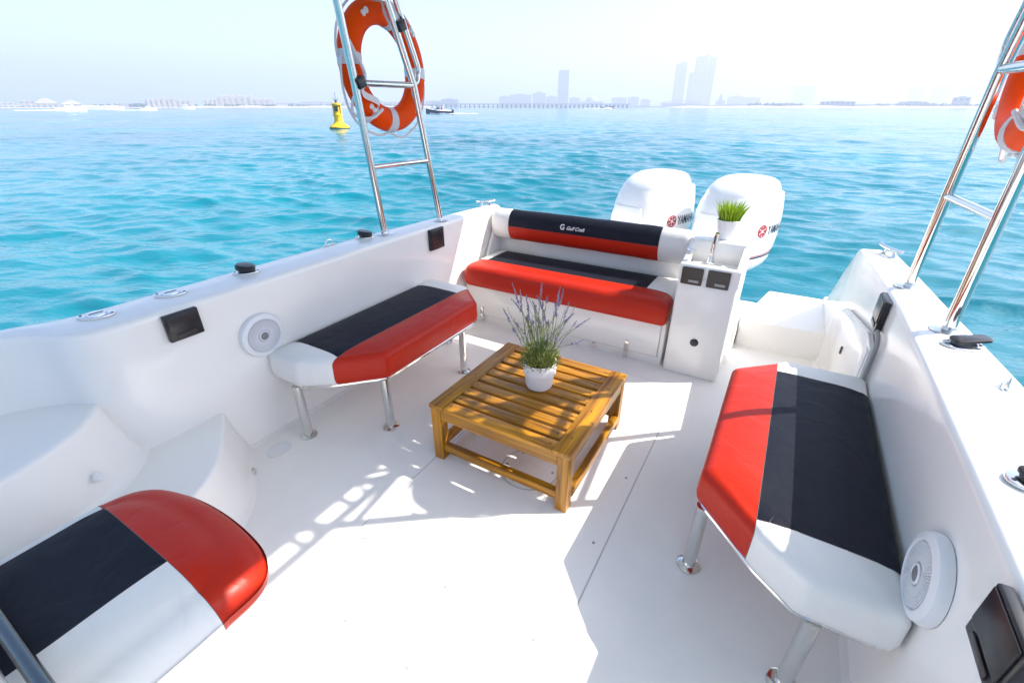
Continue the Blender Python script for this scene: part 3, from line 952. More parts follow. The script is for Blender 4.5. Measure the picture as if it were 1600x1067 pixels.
# ---- side mouldings: inner wall, gunwale top, outer hull
def side_ring(inner, outer, zt, lean=0.0):
    ix, iy = inner; ox, oy = outer
    d = Vector((ox - ix, oy - iy)); L = d.length; d = d / L
    def P(t, z): return (ix + d.x * t, iy + d.y * t, z)
    return [P(-0.030, -0.03), P(-0.030, 0.0015), P(-0.010, 0.010), P(0.0, 0.035), P(0.0, zt * 0.35), P(0.0, zt * 0.7), P(0.0, zt - 0.028), P(0.004, zt - 0.012), P(0.012, zt - 0.003), P(0.028, zt),
            P(L * 0.5, zt + 0.004), P(L - 0.035, zt), P(L - 0.012, zt - 0.006), P(L, zt - 0.03), P(L + 0.005, zt - 0.07), P(L - 0.02, zt * 0.5), P(L - 0.10, -0.3), P(L - 0.20, -0.9), P(0.15, -0.9)]
Lst = []
inner_f = catmull([(-2.40, -1.6, 0), (-2.38, -0.6, 0), (-2.35, 0.0, 0), (-2.30, 0.22, 0), (-2.20, 0.36, 0), (-2.08, 0.43, 0), (-2.025, 0.53, 0), (-2.02, 0.70, 0), (-2.02, 1.2, 0), (-2.02, 2.0, 0), (-2.02, 2.8, 0), (-2.02, 3.24, 0)], 5)
outer_f = catmull([(-2.62, -1.6, 0), (-2.58, -0.6, 0), (-2.48, 0.0, 0), (-2.42, 0.20, 0), (-2.36, 0.36, 0), (-2.31, 0.46, 0), (-2.285, 0.56, 0), (-2.28, 0.72, 0), (-2.275, 1.2, 0), (-2.255, 1.8, 0), (-2.18, 2.8, 0), (-2.13, 3.24, 0)], 5)
for a, b_ in zip(inner_f, outer_f): Lst.append(side_ring((a.x, a.y), (b_.x, b_.y), 0.785))
for y, zt in ((3.45, 0.60), (3.75, 0.34), (3.9, 0.22), (4.05, 0.20)):
    Lst.append(side_ring((-2.0, y), (-2.10, y), zt))
mb = MB(); mb.loft(Lst); mb.build('side_wall', 'gelcoat', boat, angle=40)
# right side: bench bay up to y=2.2, then the panel bay that narrows to the stern
Rst = []
for y, xi, xo, zt in ((-1.6, 0.49, 0.98, 0.785), (-0.4, 0.49, 0.88, 0.785), (0.6, 0.49, 0.80, 0.785), (1.2, 0.492, 0.755, 0.785), (1.75, 0.49, 0.722, 0.785), (2.26, 0.484, 0.675, 0.785),
                      (2.5, 0.470, 0.655, 0.785), (2.8, 0.445, 0.630, 0.785), (3.0, 0.428, 0.612, 0.785), (3.19, 0.412, 0.594, 0.785), (3.215, 0.412, 0.592, 0.77), (3.45, 0.41, 0.575, 0.585), (3.86, 0.41, 0.54, 0.245), (3.93, 0.41, 0.53, 0.20), (4.05, 0.41, 0.52, 0.20)):
    Rst.append(side_ring((xi, y), (xo, y), zt))
mb = MB(); mb.loft(Rst); mb.build('side_wall', 'gelcoat', boat, angle=40)

# ---- aft step / swim platform, motor well, transom
mb = MB(); mb.prism([(-0.095, 3.28), (0.44, 3.28), (0.44, 3.98), (0.035, 3.98)], -0.3, 0.20, 0.018, 3); mb.build('aft_step', 'gelcoat', boat)
mb = MB(); mb.prism([(-2.0, 3.44), (-0.072, 3.44), (-0.002, 3.80), (-2.0, 3.72)], -0.6, 0.15, 0.02, 2); mb.build('motor_well', 'gelcoat', boat)
mb = MB(); mb.box(-2.02, -0.46, 3.24, 3.43, -0.6, 0.60, 0.03, 3); mb.build('transom', 'gelcoat', boat)
mb = MB(); mb.box(-0.46, -0.098, 3.17, 3.43, -0.6, 0.155, 0.02, 2); mb.build('console_foot', 'gelcoat', boat)
mb = MB(); mb.prism(round_poly([(-2.05, 3.4), (0.45, 3.4), (0.45, 3.95), (-2.05, 3.70)], 0.03, 3), -0.9, -0.31); mb.build('hull_stern', 'gelcoat', boat)

# ---- moulded steps forward of the left bench
def moulded_step(path, z0, z1, batter, fil, nm):
    """path runs along the free edge of the tread; the body reaches back into the hull corner"""
    P = catmull([(p[0], p[1], 0) for p in path], 8)
    rings = []
    n = len(P)
    for i, p in enumerate(P):
        t = (P[min(i + 1, n - 1)] - P[max(0, i - 1)]).normalized()
        o = Vector((-t.y, t.x, 0))                  # outwards
        if o.dot(p - Vector((-2.6, -0.9, 0))) < 0: o = -o
        prof = [(batter + 0.035, z0 - 0.004), (batter + 0.010, z0 + 0.008), (batter, z0 + 0.035), (batter * 0.55, z0 + (z1 - z0) * 0.5), (batter * 0.2, z1 - fil)]
        for k in range(1, 7):
            a = math.pi / 2 * k / 6
            prof.append((batter * 0.2 - fil * (1 - math.cos(a)), z1 - fil + fil * math.sin(a)))
        prof.append((-0.08, z1 - 0.003))
        rings.append([p + o * d + Vector((0, 0, z)) for d, z in prof] )
    mb = MB(); mb.loft(rings, closed=False, cap=False)
    # tread
    hub = Vector((-2.5, -0.8, z1 - 0.003))
    edge = [r[-1] for r in rings]
    vs = edge + [hub]; mb.add(vs, [(i, i + 1, len(edge)) for i in range(len(edge) - 1)])
    return mb.build(nm, 'gelcoat', boat, angle=60)
moulded_step([(-2.10, 0.83), (-2.0, 0.785), (-1.89, 0.72), (-1.77, 0.64), (-1.67, 0.545), (-1.59, 0.40), (-1.53, 0.2), (-1.51, -0.2), (-1.50, -0.8)], 0.0, 0.25, 0.06, 0.016, 'lower_step')
moulded_step([(-2.30, 0.49), (-2.17, 0.46), (-2.06, 0.41), (-1.95, 0.31), (-1.88, 0.18), (-1.845, 0.05), (-1.82, -0.2), (-1.80, -0.8)], 0.248, 0.50, 0.07, 0.018, 'upper_step')
def snap_stud(p, nrm):
    mb = MB(); q = Vector((0, 0, 1)).rotation_difference(Vector(nrm)).to_matrix().to_4x4()
    mb.lathe([(0.018, -0.002), (0.018, 0.004), (0.012, 0.008), (0.006, 0.006)], 16, Matrix.Translation(p) @ q)
    return mb
o = snap_stud((-1.865, 0.30, 0.345), (0.8, 0.5, 0.25)).build('drain_fitting', 'white_plastic', None)
tag(o, 'small round white fitting on the riser between the moulded steps', 'fitting', 'small round fittings on the moulded steps')
o = snap_stud((-1.755, 0.735, 0.07), (0.6, 0.75, 0.2)).build('drain_fitting', 'steel', None)
tag(o, 'small round chrome fitting near the floor beside the oval drain', 'fitting', 'small round fittings on the moulded steps')

# ---- stern bench locker front with seams
mb = MB(); mb.box(-2.0, -0.47, 2.70, 3.22, -0.01, 0.295, 0.008, 2); mb.build('bench_locker', 'gelcoat', boat)
mb = MB(); mb.box(-1.93, -0.50, 2.690, 2.6985, 0.062, 0.292, 0.003, 2); lk = mb.build('locker_door', 'gelcoat', boat)
mb = MB(); mb.box(-1.935, -0.495, 2.6985, 2.7005, 0.056, 0.062); mb.box(-0.4995, -0.494, 2.6965, 2.7005, 0.062, 0.294); mb.build('locker_seam', 'seam', boat)
# rear panel under the bolster
mb = MB(); mb.box(-2.015, -0.465, 3.20, 3.236, 0.30, 0.72, 0.01, 2); mb.build('bench_back_panel', 'gelcoat', boat)
# moulded cheek at the left end of the backrest
mb = MB(); mb.prism([(2.98, 0.40), (3.21, 0.40), (3.21, 0.70), (3.16, 0.72)], -2.012, -1.985, 0.006, 2, axis='x'); mb.build('end_cheek', 'gelcoat', boat)
def hinge(x, z):
    mb = MB(); mb.box(x - 0.014, x + 0.014, 2.682, 2.6895, z, z + 0.070, 0.003, 2); mb.box(x - 0.014, x + 0.014, 2.682, 2.6985, z - 0.055, z - 0.002, 0.003, 2)
    mb.tube([(x - 0.013, 2.682, z - 0.001), (x + 0.013, 2.682, z - 0.001)], 0.006, 8)
    for dz in (0.015, 0.038, -0.02, -0.04): mb.lathe([(0.004, 0), (0.003, 0.002)], 8, Matrix.Translation((x, 2.682, z + dz)) @ Matrix.Rotation(R(90), 4, 'X'))
    o = mb.build('hinge', 'steel', None)
    return o
tag(hinge(-1.85, 0.062), 'steel hinge low on the locker front, left one behind the side bench', 'hinge', 'steel hinges of the stern locker')
tag(hinge(-0.70, 0.062), 'steel hinge low on the locker front, right one by the console', 'hinge', 'steel hinges of the stern locker')
mb = MB(); mb.lathe([(0.022, 0), (0.022, 0.005), (0.014, 0.008), (0.006, 0.004)], 20, Matrix.Translation((-0.93, 2.699, 0.035)) @ Matrix.Rotation(R(90), 4, 'X'))
tag(mb.build('drain_fitting', 'steel'), 'round chrome drain at the foot of the locker behind the lavender', 'fitting')

# ---- transom door panel folded against the right wall
dr = thing('side_door', 'white door panel folded against the right wall with grey edge trim', 'door', (0.45, 2.25, 0.1))
WA = math.atan2(0.484 - 0.420, 3.10 - 2.26)
DT = Matrix.Translation((0.478, 2.26, 0)) @ Matrix.Rotation(WA, 4, 'Z')       # local y runs aft along the wall, -x faces the cockpit
mb = MB(); mb.prism([(0.0, 0.06), (0.86, 0.06), (0.84, 0.40), (0.66, 0.52), (0.14, 0.60), (0.02, 0.57)], -0.022, 0.0, 0.006, 2, mtx=DT, axis='x'); dp = mb.build('panel', 'gelcoat', dr)
mb = MB(); mb.tube([DT @ Vector(p) for p in catmull([(-0.010, -0.012, 0.05), (-0.010, -0.014, 0.35), (-0.010, -0.012, 0.55), (-0.010, 0.0, 0.61), (-0.008, 0.05, 0.635), (-0.006, 0.14, 0.648)], 5)], 0.009, 8); mb.build('edge_trim', 'rubber', dr)
for u, z in ((0.42, 0.37), (0.28, 0.27)):
    mb = MB(); mb.box(-0.029, -0.0225, u - 0.009, u + 0.009, z - 0.020, z + 0.020, 0.002, 1, DT); mb.build('latch', 'dark', dr)
mb = MB(); mb.lathe([(0.020, 0), (0.020, 0.008), (0.012, 0.016), (0.004, 0.018)], 16, DT @ Matrix.Translation((-0.0225, 0.15, 0.25)) @ Matrix.Rotation(R(-90), 4, 'Y')); mb.build('handle', 'black', dr)
mb = MB(); mb.box(-0.026, -0.0225, 0.03, 0.075, 0.36, 0.56, 0.001, 1, DT); mb.build('hinge_plate', 'white_plastic', dr)

# ================================================================== console with sink
cs = thing('sink_console', 'white moulded console with sink between stern bench and aft step', 'console', (-0.284, 2.66, 0.0))
x0, x1 = -0.447, -0.121
mb = MB(); mb.box(x0, x1, 2.66, 3.165, -0.005, 0.640, 0.020, 3); mb.build('body', 'gelcoat', cs)
mb = MB()
mb.prism([(2.662, 0.60), (2.690, 0.60), (2.690, 0.700), (2.683, 0.708), (2.672, 0.708), (2.662, 0.698)], x0 + 0.001, x1 - 0.001, 0.004, 2, axis='x')        # front lip
for a, b_ in ((x0 + 0.001, x0 + 0.032), (x1 - 0.032, x1 - 0.001)):
    mb.prism([(2.691, 0.60), (2.905, 0.60), (2.905, 0.795), (2.80, 0.742), (2.691, 0.706)], a, b_, 0.008, 3, axis='x')   # cheeks
mb.box(x0 + 0.001, x1 - 0.001, 2.880, 3.164, 0.60, 0.800, 0.018, 4)                                                              # shelf
mb.build('sink_surround', 'gelcoat', cs)
mb = MB(); mb.box(x0 + 0.033, x1 - 0.033, 2.692, 2.879, 0.62, 0.680, 0.010, 3); mb.build('basin', 'gelcoat', cs)
mb = MB(); mb.lathe([(0.024, 0), (0.024, 0.004), (0.018, 0.010), (0.008, 0.011)], 20, Matrix.Translation((-0.288, 2.659, 0.235)) @ Matrix.Rotation(R(90), 4, 'X')); mb.build('socket_cap', 'black', cs)
mb = MB(); mb.lathe([(0.026, 0.0), (0.026, 0.001), (0.022, 0.002)], 20, Matrix.Translation((x0 + 0.03, 2.80, 0.752))); mb.build('rim_plug', 'steel', cs)
def pocket(x, w, label):
    t = thing('storage_pocket', label, 'storage box', (x + w / 2, 2.66, 0.645), 'smoked black pockets on the console front')
    mb = MB(); mb.prism(round_poly([(x, 0.592), (x + w, 0.592), (x + w, 0.692), (x, 0.692)], 0.006, 3), 2.650, 2.6595, 0.002, 1, axis='y'); mb.build('cover', 'smoke', t)
    mb = MB(); mb.box(x + w * 0.38, x + w * 0.85, 2.6455, 2.6496, 0.607, 0.622, 0.0015, 1); mb.build('pull_tab', 'rubber', t)
    mb = MB(); mb.box(x + 0.003, x + w - 0.003, 2.6475, 2.6496, 0.686, 0.690); mb.build('lid_edge', 'black', t)
pocket(-0.428, 0.116, 'black square pocket on the console front, left of its twin')
pocket(-0.288, 0.118, 'black square pocket on the console front, right of its twin')
fc = thing('faucet', 'chrome upright faucet standing in the console sink', 'faucet', (-0.30, 2.79, 0.680))
mb = MB(); mb.box(-0.345, -0.235, 2.765, 2.825, 0.6802, 0.694, 0.006, 3); mb.build('base_plate', 'steel', fc)
mb = MB(); mb.lathe([(0.022, 0.694), (0.018, 0.715), (0.014, 0.74)], 16, Matrix.Translation((-0.305, 2.79, 0))); mb.tube(catmull([(-0.305, 2.79, 0.72), (-0.303, 2.79, 0.80), (-0.301, 2.79, 0.845), (-0.296, 2.786, 0.868)], 4), 0.0125, 12); mb.build('column', 'steel', fc)
mb = MB(); mb.box(-0.307, -0.297, 2.770, 2.7775, 0.81, 0.852, 0.003, 2); mb.build('lever', 'dark', fc)

# ================================================================== benches
def bench(y_off, mirror, label_b, group, seed):
    fx = (lambda x: 2 * XC - x) if mirror else (lambda x: x)
    t = thing('side_bench', label_b, 'bench', (fx(-1.76), 1.7 + y_off, 0.0), group)
    poly = [(-2.012, 1.065), (-1.80, 1.062), (-1.68, 1.15), (-1.492, 1.345), (-1.492, 2.12), (-1.70, 2.31), (-2.012, 2.31)]
    poly = [(fx(p[0]), p[1] + y_off) for p in poly]
    if mirror: poly = poly[::-1]
    r = [0.02, 0.06, 0.05, 0.04, 0.05, 0.06, 0.02]
    if mirror: r = r[::-1]
    b = cushion_bm(poly, r, 0.306, 0.450, 0.042, 0.010, 0.0014, 0.85)
    xr = -1.665; ya, yb = 1.205 + y_off, 2.145 + y_off
    xb = -1.985
    planes = [((fx(xr), 0, 0), (1, 0, 0)), ((0, ya, 0), (0, 1, 0)), ((0, yb, 0), (0, 1, 0)), ((fx(xb), 0, 0), (1, 0, 0))]
    def cls(c):
        x = fx(c.x)
        if x > xr: return 'red'
        if ya < c.y < yb and c.z > 0.36: return 'navy'
        if ya < c.y < yb: return 'pad'
        return 'near' if c.y < ya else 'far'
    split_build(b, planes, cls, t, {'red': ('seat_panel', 'red', 'red front vinyl panel'), 'navy': ('seat_panel', 'navy', 'dark navy middle vinyl panel'),
        'near': ('seat_panel', 'cream', 'white near end vinyl panel'), 'far': ('seat_panel', 'cream', 'white far end vinyl panel'), 'pad': ('seat_base', 'cream', None)})
    # steel rail under the cushion
    path = [(-1.99, 1.09, 0.300), (-1.80, 1.085, 0.300), (-1.695, 1.165, 0.300), (-1.515, 1.355, 0.300), (-1.512, 2.11, 0.300), (-1.70, 2.29, 0.300), (-1.99, 2.29, 0.300)]
    path = [(fx(p[0]), p[1] + y_off, p[2]) for p in path]
    dense = []
    for i in range(len(path) - 1):
        a, c = Vector(path[i]), Vector(path[i + 1])
        for k in range(4): dense.append(a.lerp(c, 0.06 + 0.88 * k / 3))
    mb = MB(); mb.tube(catmull(dense, 2), 0.0125, 10); mb.build('under_frame', 'steel', t)
    for px, py in ((-1.842, 1.075), (-1.525, 1.34), (-1.530, 2.00), (-1.880, 2.27)):
        mb = MB()
        x = fx(px); y = py + y_off
        mb.tube([(x, y, 0.004), (x, y, 0.30)], 0.022, 16)
        lg = mb.build('leg', 'steel', t)
        mb = MB(); flange(mb, (x, y, 0.0015), 0.042, 0.007); mb.build('foot_flange', 'steel', lg)
    return t
bench(0.0, False, 'red, navy and white side bench against the left wall', 'side benches on steel legs', 1)
bench(-0.05, True, 'red, navy and white side bench against the right wall, half in sun', 'side benches on steel legs', 2)

# stern bench seat cushion
sb = thing('stern_bench', 'red, navy and white seat cushion across the stern locker', 'bench', (-1.24, 2.9, 0.295))
poly = [(-2.0, 2.648), (-0.472, 2.648), (-0.472, 3.19), (-2.0, 3.19)]
b = cushion_bm(poly, [0.06, 0.02, 0.02, 0.05], 0.294, 0.452, 0.07, 0.006, 0.0012, 1.0)
planes = [((0, 2.835, 0), (0, 1, 0)), ((-1.885, 0, 0), (1, 0, 0)), ((-0.656, 0, 0), (1, 0, 0))]
def cls(c):
    if c.y < 2.835: return 'red'
    if c.x < -1.885: return 'l'
    if c.x > -0.656: return 'r'
    return 'navy'
split_build(b, planes, cls, sb, {'red': ('seat_panel', 'red', 'red front vinyl panel'), 'navy': ('seat_panel', 'navy', 'dark navy middle vinyl panel'), 'l': ('seat_panel', 'cream', 'white left end vinyl panel'), 'r': ('seat_panel', 'cream', 'white right end vinyl panel')})

# bolster backrest
bo = thing('backrest_bolster', 'padded roll backrest above the stern bench, navy over red with white ends', 'backrest', (-1.24, 3.15, 0.55))
rings = []
xa, xb_ = -1.998, -0.472
stations = [(xa, 0.80), (xa + 0.006, 0.90), (xa + 0.02, 0.97), (xa + 0.045, 1.0)]
for i in range(1, 40): stations.append((xa + 0.045 + (xb_ - xa - 0.09) * i / 40, 1.0))
stations += [(xb_ - 0.045, 1.0), (xb_ - 0.02, 0.97), (xb_ - 0.006, 0.90), (xb_, 0.80)]
for x, s in stations:
    ring = []
    wob = 1 + 0.008 * math.sin(x * 23) + 0.005 * math.sin(x * 41 + 1)
    for k in range(28):
        a = 2 * math.pi * k / 28
        ry = 0.088 if math.cos(a) < 0 else 0.045
        ring.append((x, 3.150 + math.cos(a) * ry * s * wob, 0.668 + 0.004 * math.sin((x - xa) * 2) + math.sin(a) * 0.117 * s * wob))
    rings.append(ring)
mb = MB(); mb.loft(rings)
b = bmesh.new()
vv = [b.verts.new(v) for v in mb.v]
for f in mb.f: b.faces.new([vv[i] for i in f])
bmesh.ops.triangulate(b, faces=[f for f in b.faces if len(f.verts) > 4])
bol_tree = BVHTree.FromBMesh(b)
split_build(b, [((-1.835, 0, 0), (1, 0, 0)), ((-0.672, 0, 0), (1, 0, 0)), ((0, 0, 0.672), (0, 0, 1))],
            lambda c: 'l' if c.x < -1.835 else 'r' if c.x > -0.672 else 'navy' if c.z > 0.672 else 'red', bo,
            {'l': ('vinyl_panel', 'cream', 'white left end'), 'r': ('vinyl_panel', 'cream', 'white right end'), 'navy': ('vinyl_panel', 'navy', 'navy upper half'), 'red': ('vinyl_panel', 'red', 'red lower half')})
# printed emblem and script on the bolster
bd = Vector((0, 1, 0))
def bol_text(body, size, x, z, shear, bold):
    tb = text_mesh(body, size, shear, bold=bold)
    wrap_on(tb, bol_tree, lambda c: Vector((x + c.x, 2.9, z + c.y)), bd, 0.0015)
    mb = MB(); mb.bm(tb); return mb
mb = bol_text('G', 0.052, -1.395, 0.700, 0.0, 0.001); mb.build('printed_emblem', 'ink_white', bo, recalc=False)
mb = bol_text('Gulf Craft', 0.034, -1.345, 0.703, 0.45, 0.0006); mb.build('printed_script', 'ink_white', bo, recalc=False)

# forward seat at bottom left
fs = thing('helm_seat', 'red, navy and white rounded seat on a white base in the near left corner', 'seat', (-1.18, 0.0, 0.0))
poly = [(p.x, p.y) for p in catmull([(-1.535, -0.75, 0), (-0.915, -0.75, 0), (-0.905, -0.4, 0), (-0.905, 0.0, 0), (-0.905, 0.20, 0), (-0.915, 0.315, 0), (-0.985, 0.372, 0), (-1.10, 0.394, 0), (-1.24, 0.398, 0), (-1.38, 0.382, 0), (-1.485, 0.345, 0), (-1.53, 0.27, 0), (-1.54, 0.10, 0), (-1.54, -0.35, 0)], 5, True)]
b = cushion_bm(poly, 0.002, 0.392, 0.492, 0.080, 0.030, 0.001, 1.0, 1)
split_build(b, [((0, 0.212, 0), (0.0, 1, 0)), ((-1.440, 0, 0), (1, 0.05, 0)), ((-1.090, 0, 0), (1, 0.02, 0))],
            lambda c: 'red' if c.y > 0.212 else 'l' if (c.x + 1.440 + 0.05 * c.y) < 0 else 'r' if (c.x + 1.090 + 0.02 * c.y) > 0 else 'navy', fs,
            {'red': ('seat_panel', 'red', 'red rounded end panel'), 'navy': ('seat_panel', 'navy', 'dark navy middle panel'), 'l': ('seat_panel', 'cream', 'white left panel'), 'r': ('seat_panel', 'cream', 'white right panel')})
mb = MB(); mb.prism(round_poly([(-1.50, -0.75), (-0.925, -0.75), (-0.925, 0.31), (-1.03, 0.36), (-1.22, 0.372), (-1.50, 0.29)], [0.02, 0.02, 0.08, 0.06, 0.06, 0.08], 6), -0.004, 0.391, 0.006, 2); mb.build('seat_base', 'gelcoat', fs)
mb = MB(); mb.tube([(-1.56, -0.045, 0.560), (-1.30, -0.045, 0.560), (-0.86, -0.045, 0.556)], 0.014, 14)
M['steel_dark'] = mat('tinted_steel', (0.16, 0.18, 0.18), 0.2, metal=1.0)
tag(mb.build('grab_tube', 'steel_dark'), 'dark reflecting steel tube across the near left corner in front of the seat', 'tube')
mb = MB(); mb.box(-1.62, -0.84, -0.45, -0.078, 0.50, 0.585, 0.025, 3)
tag(mb.build('seat_back_housing', 'gelcoat'), 'white moulded housing at the bottom left corner behind the steel tube', 'housing')

# ================================================================== speakers, wall boxes
def speaker(x, s, y, z, label):
    t = thing('wall_speaker', label, 'speaker', (x, y, z), 'round white speakers in the side walls')
    T = Matrix.Translation((x, y, z)) @ Matrix.Rotation(R(90) * s, 4, 'Y')
    mb = MB(); mb.lathe([(0.106, 0.001), (0.107, 0.014), (0.102, 0.026), (0.090, 0.032), (0.083, 0.033), (0.080, 0.028)], 48, T, cap=False); mb.build('rim', 'white_plastic', t)
    mb = MB(); mb.lathe([(0.081, 0.020), (0.080, 0.0275), (0.050, 0.0295), (0.025, 0.030), (0.002, 0.030)], 48, T); gr = mb.build('grille', 'grille', t)
    mb = MB()
    for k in range(60):
        a = 2 * math.pi * k / 60
        mb.box(0.030, 0.077, -0.0011, 0.0011, 0.0280, 0.0318, 0, 1, T @ Matrix.Rotation(a, 4, 'Z'))
    for rr in (0.034, 0.042, 0.050, 0.058, 0.066, 0.073):
        mb.tube([T @ Vector((rr * math.cos(q), rr * math.sin(q), 0.0305)) for q in [2 * math.pi * i / 40 for i in range(40)]], 0.0011, 4, closed=True)
    mb.build('grille_ribs', 'white_plastic', t, kind='stuff')
    mb = MB(); mb.lathe([(0.024, 0.030), (0.025, 0.034), (0.021, 0.036), (0.019, 0.033)], 28, T, cap=False); mb.build('centre_ring', 'white_plastic', t)
    mb = MB(); mb.lathe([(0.0195, 0.031), (0.0185, 0.034), (0.010, 0.0365), (0.001, 0.037)], 24, T); mb.build('tweeter', 'cone', t)
speaker(-2.02, 1, 1.07, 0.535, 'round white speaker on the left wall beside the bench')
speaker(0.491, -1, 1.075, 0.535, 'round white speaker on the right wall beside the bench')

def wall_box(x, s, y0, y1, z0, z1, label):
    t = thing('wall_box', label, 'storage box', (x, (y0 + y1) / 2, z0), 'black boxes on the side walls')
    d = 0.024 * s
    a, b_ = sorted((x + 0.001 * s, x + d))
    mb = MB(); mb.box(a, b_, y0, y1, z0, z1, 0.005, 3); mb.build('body', 'black', t)
    a, b_ = sorted((x + d + 0.0002 * s, x + d + 0.004 * s))
    mb = MB(); mb.box(a, b_, y0 + 0.008, y1 - 0.008, z0 + 0.038, z1 - 0.006, 0.0015, 2); mb.build('lid', 'black', t)
    mb = MB(); mb.box(a, b_, y0 + 0.030, y1 - 0.030, z0 + 0.012, z0 + 0.028, 0.0015, 2); mb.build('pull_tab', 'smoke', t)
wall_box(-2.02, 1, 0.705, 0.836, 0.655, 0.768, 'black box on the left wall near the speaker')
wall_box(-2.02, 1, 2.325, 2.470, 0.630, 0.770, 'black box on the left wall near the stern bench')
wall_box(0.491, -1, 0.725, 0.868, 0.640, 0.770, 'black box on the right wall in the near corner')
wall_box(0.478, -1, 2.325, 2.470, 0.630, 0.770, 'black box on the right wall above the door panel')

# ================================================================== fittings on the gunwales
def rod_holder(x, y, ang, kind, label):
    t = thing('rod_holder', label, 'rod holder', (x, y, 0.788), 'chrome rod holders let into the gunwales')
    T = Matrix.Translation((x, y, 0.788)) @ Matrix.Rotation(ang, 4, 'Z')
    mb = MB(); pl = [(0.062 * math.cos(a) * (1 if abs(math.cos(a)) < 0.8 else 1.0), 0.042 * math.sin(a)) for a in [2 * math.pi * i / 32 for i in range(32)]]
    mb.prism(pl, 0.0, 0.008, 0.003, 2, mtx=T); fl = mb.build('flange', 'steel', t)
    if kind == 'cap':
        mb = MB(); mb.lathe([(0.034, 0.008), (0.043, 0.018), (0.044, 0.034), (0.038, 0.041), (0.01, 0.043)], 24, T @ Matrix.Translation((-0.006, 0, 0)) @ Matrix.Rotation(R(10), 4, 'Y')); mb.build('rubber_cap', 'black', t)
    elif kind == 'slot':
        mb = MB(); mb.lathe([(0.034, 0.0082), (0.033, 0.012), (0.02, 0.013)], 24, T); cp = mb.build('filler_cap', 'steel', t)
        mb = MB(); mb.box(-0.022, 0.022, -0.003, 0.003, 0.0126, 0.0142, 0, 1, T @ Matrix.Rotation(0.6, 4, 'Z')); mb.build('slot', 'dark', cp)
    else:
        mb = MB(); mb.lathe([(0.034, 0.0082), (0.034, 0.013), (0.025, 0.009), (0.02, 0.0085)], 24, T); mb.build('mouth', 'dark', t)
        mb = MB(); mb.prism(round_poly([(-0.034, -0.030), (0.070, -0.024), (0.070, 0.024), (-0.034, 0.030)], 0.015, 4), 0.020, 0.030, 0.003, 2, mtx=T @ Matrix.Rotation(R(-8), 4, 'Y')); mb.build('flap_cover', 'black', t)
    mb = MB()
    for sx in (-0.050, 0.050): mb.lathe([(0.005, 0.008), (0.004, 0.0098)], 8, T @ Matrix.Translation((sx, 0.0, 0)))
    mb.build('screw', 'dark', t)
    return t
rod_holder(-2.172, 1.168, 0.9, 'cap', 'chrome rod holder with black cap on the left gunwale, above the speaker')
rod_holder(-2.178, 1.935, 0.9, 'cap', 'chrome rod holder with black cap at the foot of the left ladder rail')
rod_holder(-2.177, 0.832, 0.9, 'slot', 'flush chrome filler cap on the left gunwale, right of its pair')
rod_holder(-2.177, 0.569, 0.9, 'slot', 'flush chrome filler cap on the left gunwale, nearest the front corner')
rod_holder(0.618, 1.925, 0.35, 'flap', 'chrome rod holder with black flap at the foot of the right ladder rail')
rod_holder(0.600, 1.185, 0.35, 'flap', 'chrome rod holder with black flap cut by the right edge of the picture')

def cleat(x, y, ang, label, horn=True, k=1.0):
    t = thing('cleat' if horn else 'pad_eye', label, 'cleat' if horn else 'pad eye', (x, y, 0.787), 'mooring cleats' if horn else 'small steel pad eyes')
    T = Matrix.Translation((x, y, 0.787)) @ Matrix.Rotation(ang, 4, 'Z') @ Matrix.Scale(k, 4)
    if horn:
        mb = MB(); mb.tube([T @ Vector(p) for p in catmull([(-0.085, 0, 0.045), (-0.05, 0, 0.040), (0, 0, 0.038), (0.05, 0, 0.040), (0.085, 0, 0.045)], 4)], 0.0085, 10); mb.build('horn', 'steel', t)
        for s in (-0.028, 0.028):
            mb = MB(); mb.tube([T @ Vector((s * 1.4, 0, 0.002)), T @ Vector((s, 0, 0.037))], [0.012, 0.008], 10); mb.build('leg', 'steel', t)
        mb = MB(); mb.prism(round_poly([(-0.055, -0.018), (0.055, -0.018), (0.055, 0.018), (-0.055, 0.018)], 0.015, 4), 0.0, 0.006, 0.002, 1, mtx=T); mb.build('base_plate', 'steel', t)
    else:
        mb = MB(); mb.tube([T @ Vector(p) for p in catmull([(-0.026, 0, 0.0), (-0.022, 0, 0.018), (0, 0, 0.030), (0.022, 0, 0.018), (0.026, 0, 0.0)], 5)], 0.004, 8); mb.build('loop', 'steel', t)
        mb = MB(); mb.prism(round_poly([(-0.04, -0.012), (0.04, -0.012), (0.04, 0.012), (-0.04, 0.012)], 0.011, 4), 0.0, 0.004, 0.001, 1, mtx=T); mb.build('base_plate', 'steel', t)
cleat(-2.085, 3.13, R(62), 'steel mooring cleat on the left stern corner')
cleat(0.535, 3.08, R(118), 'steel mooring cleat on the right stern corner')
cleat(-2.235, 1.71, R(88), 'small steel pad eye on the outer edge of the left gunwale', False)
cleat(0.665, 1.665, R(70), 'small steel pad eye on the outer edge of the right gunwale', False)

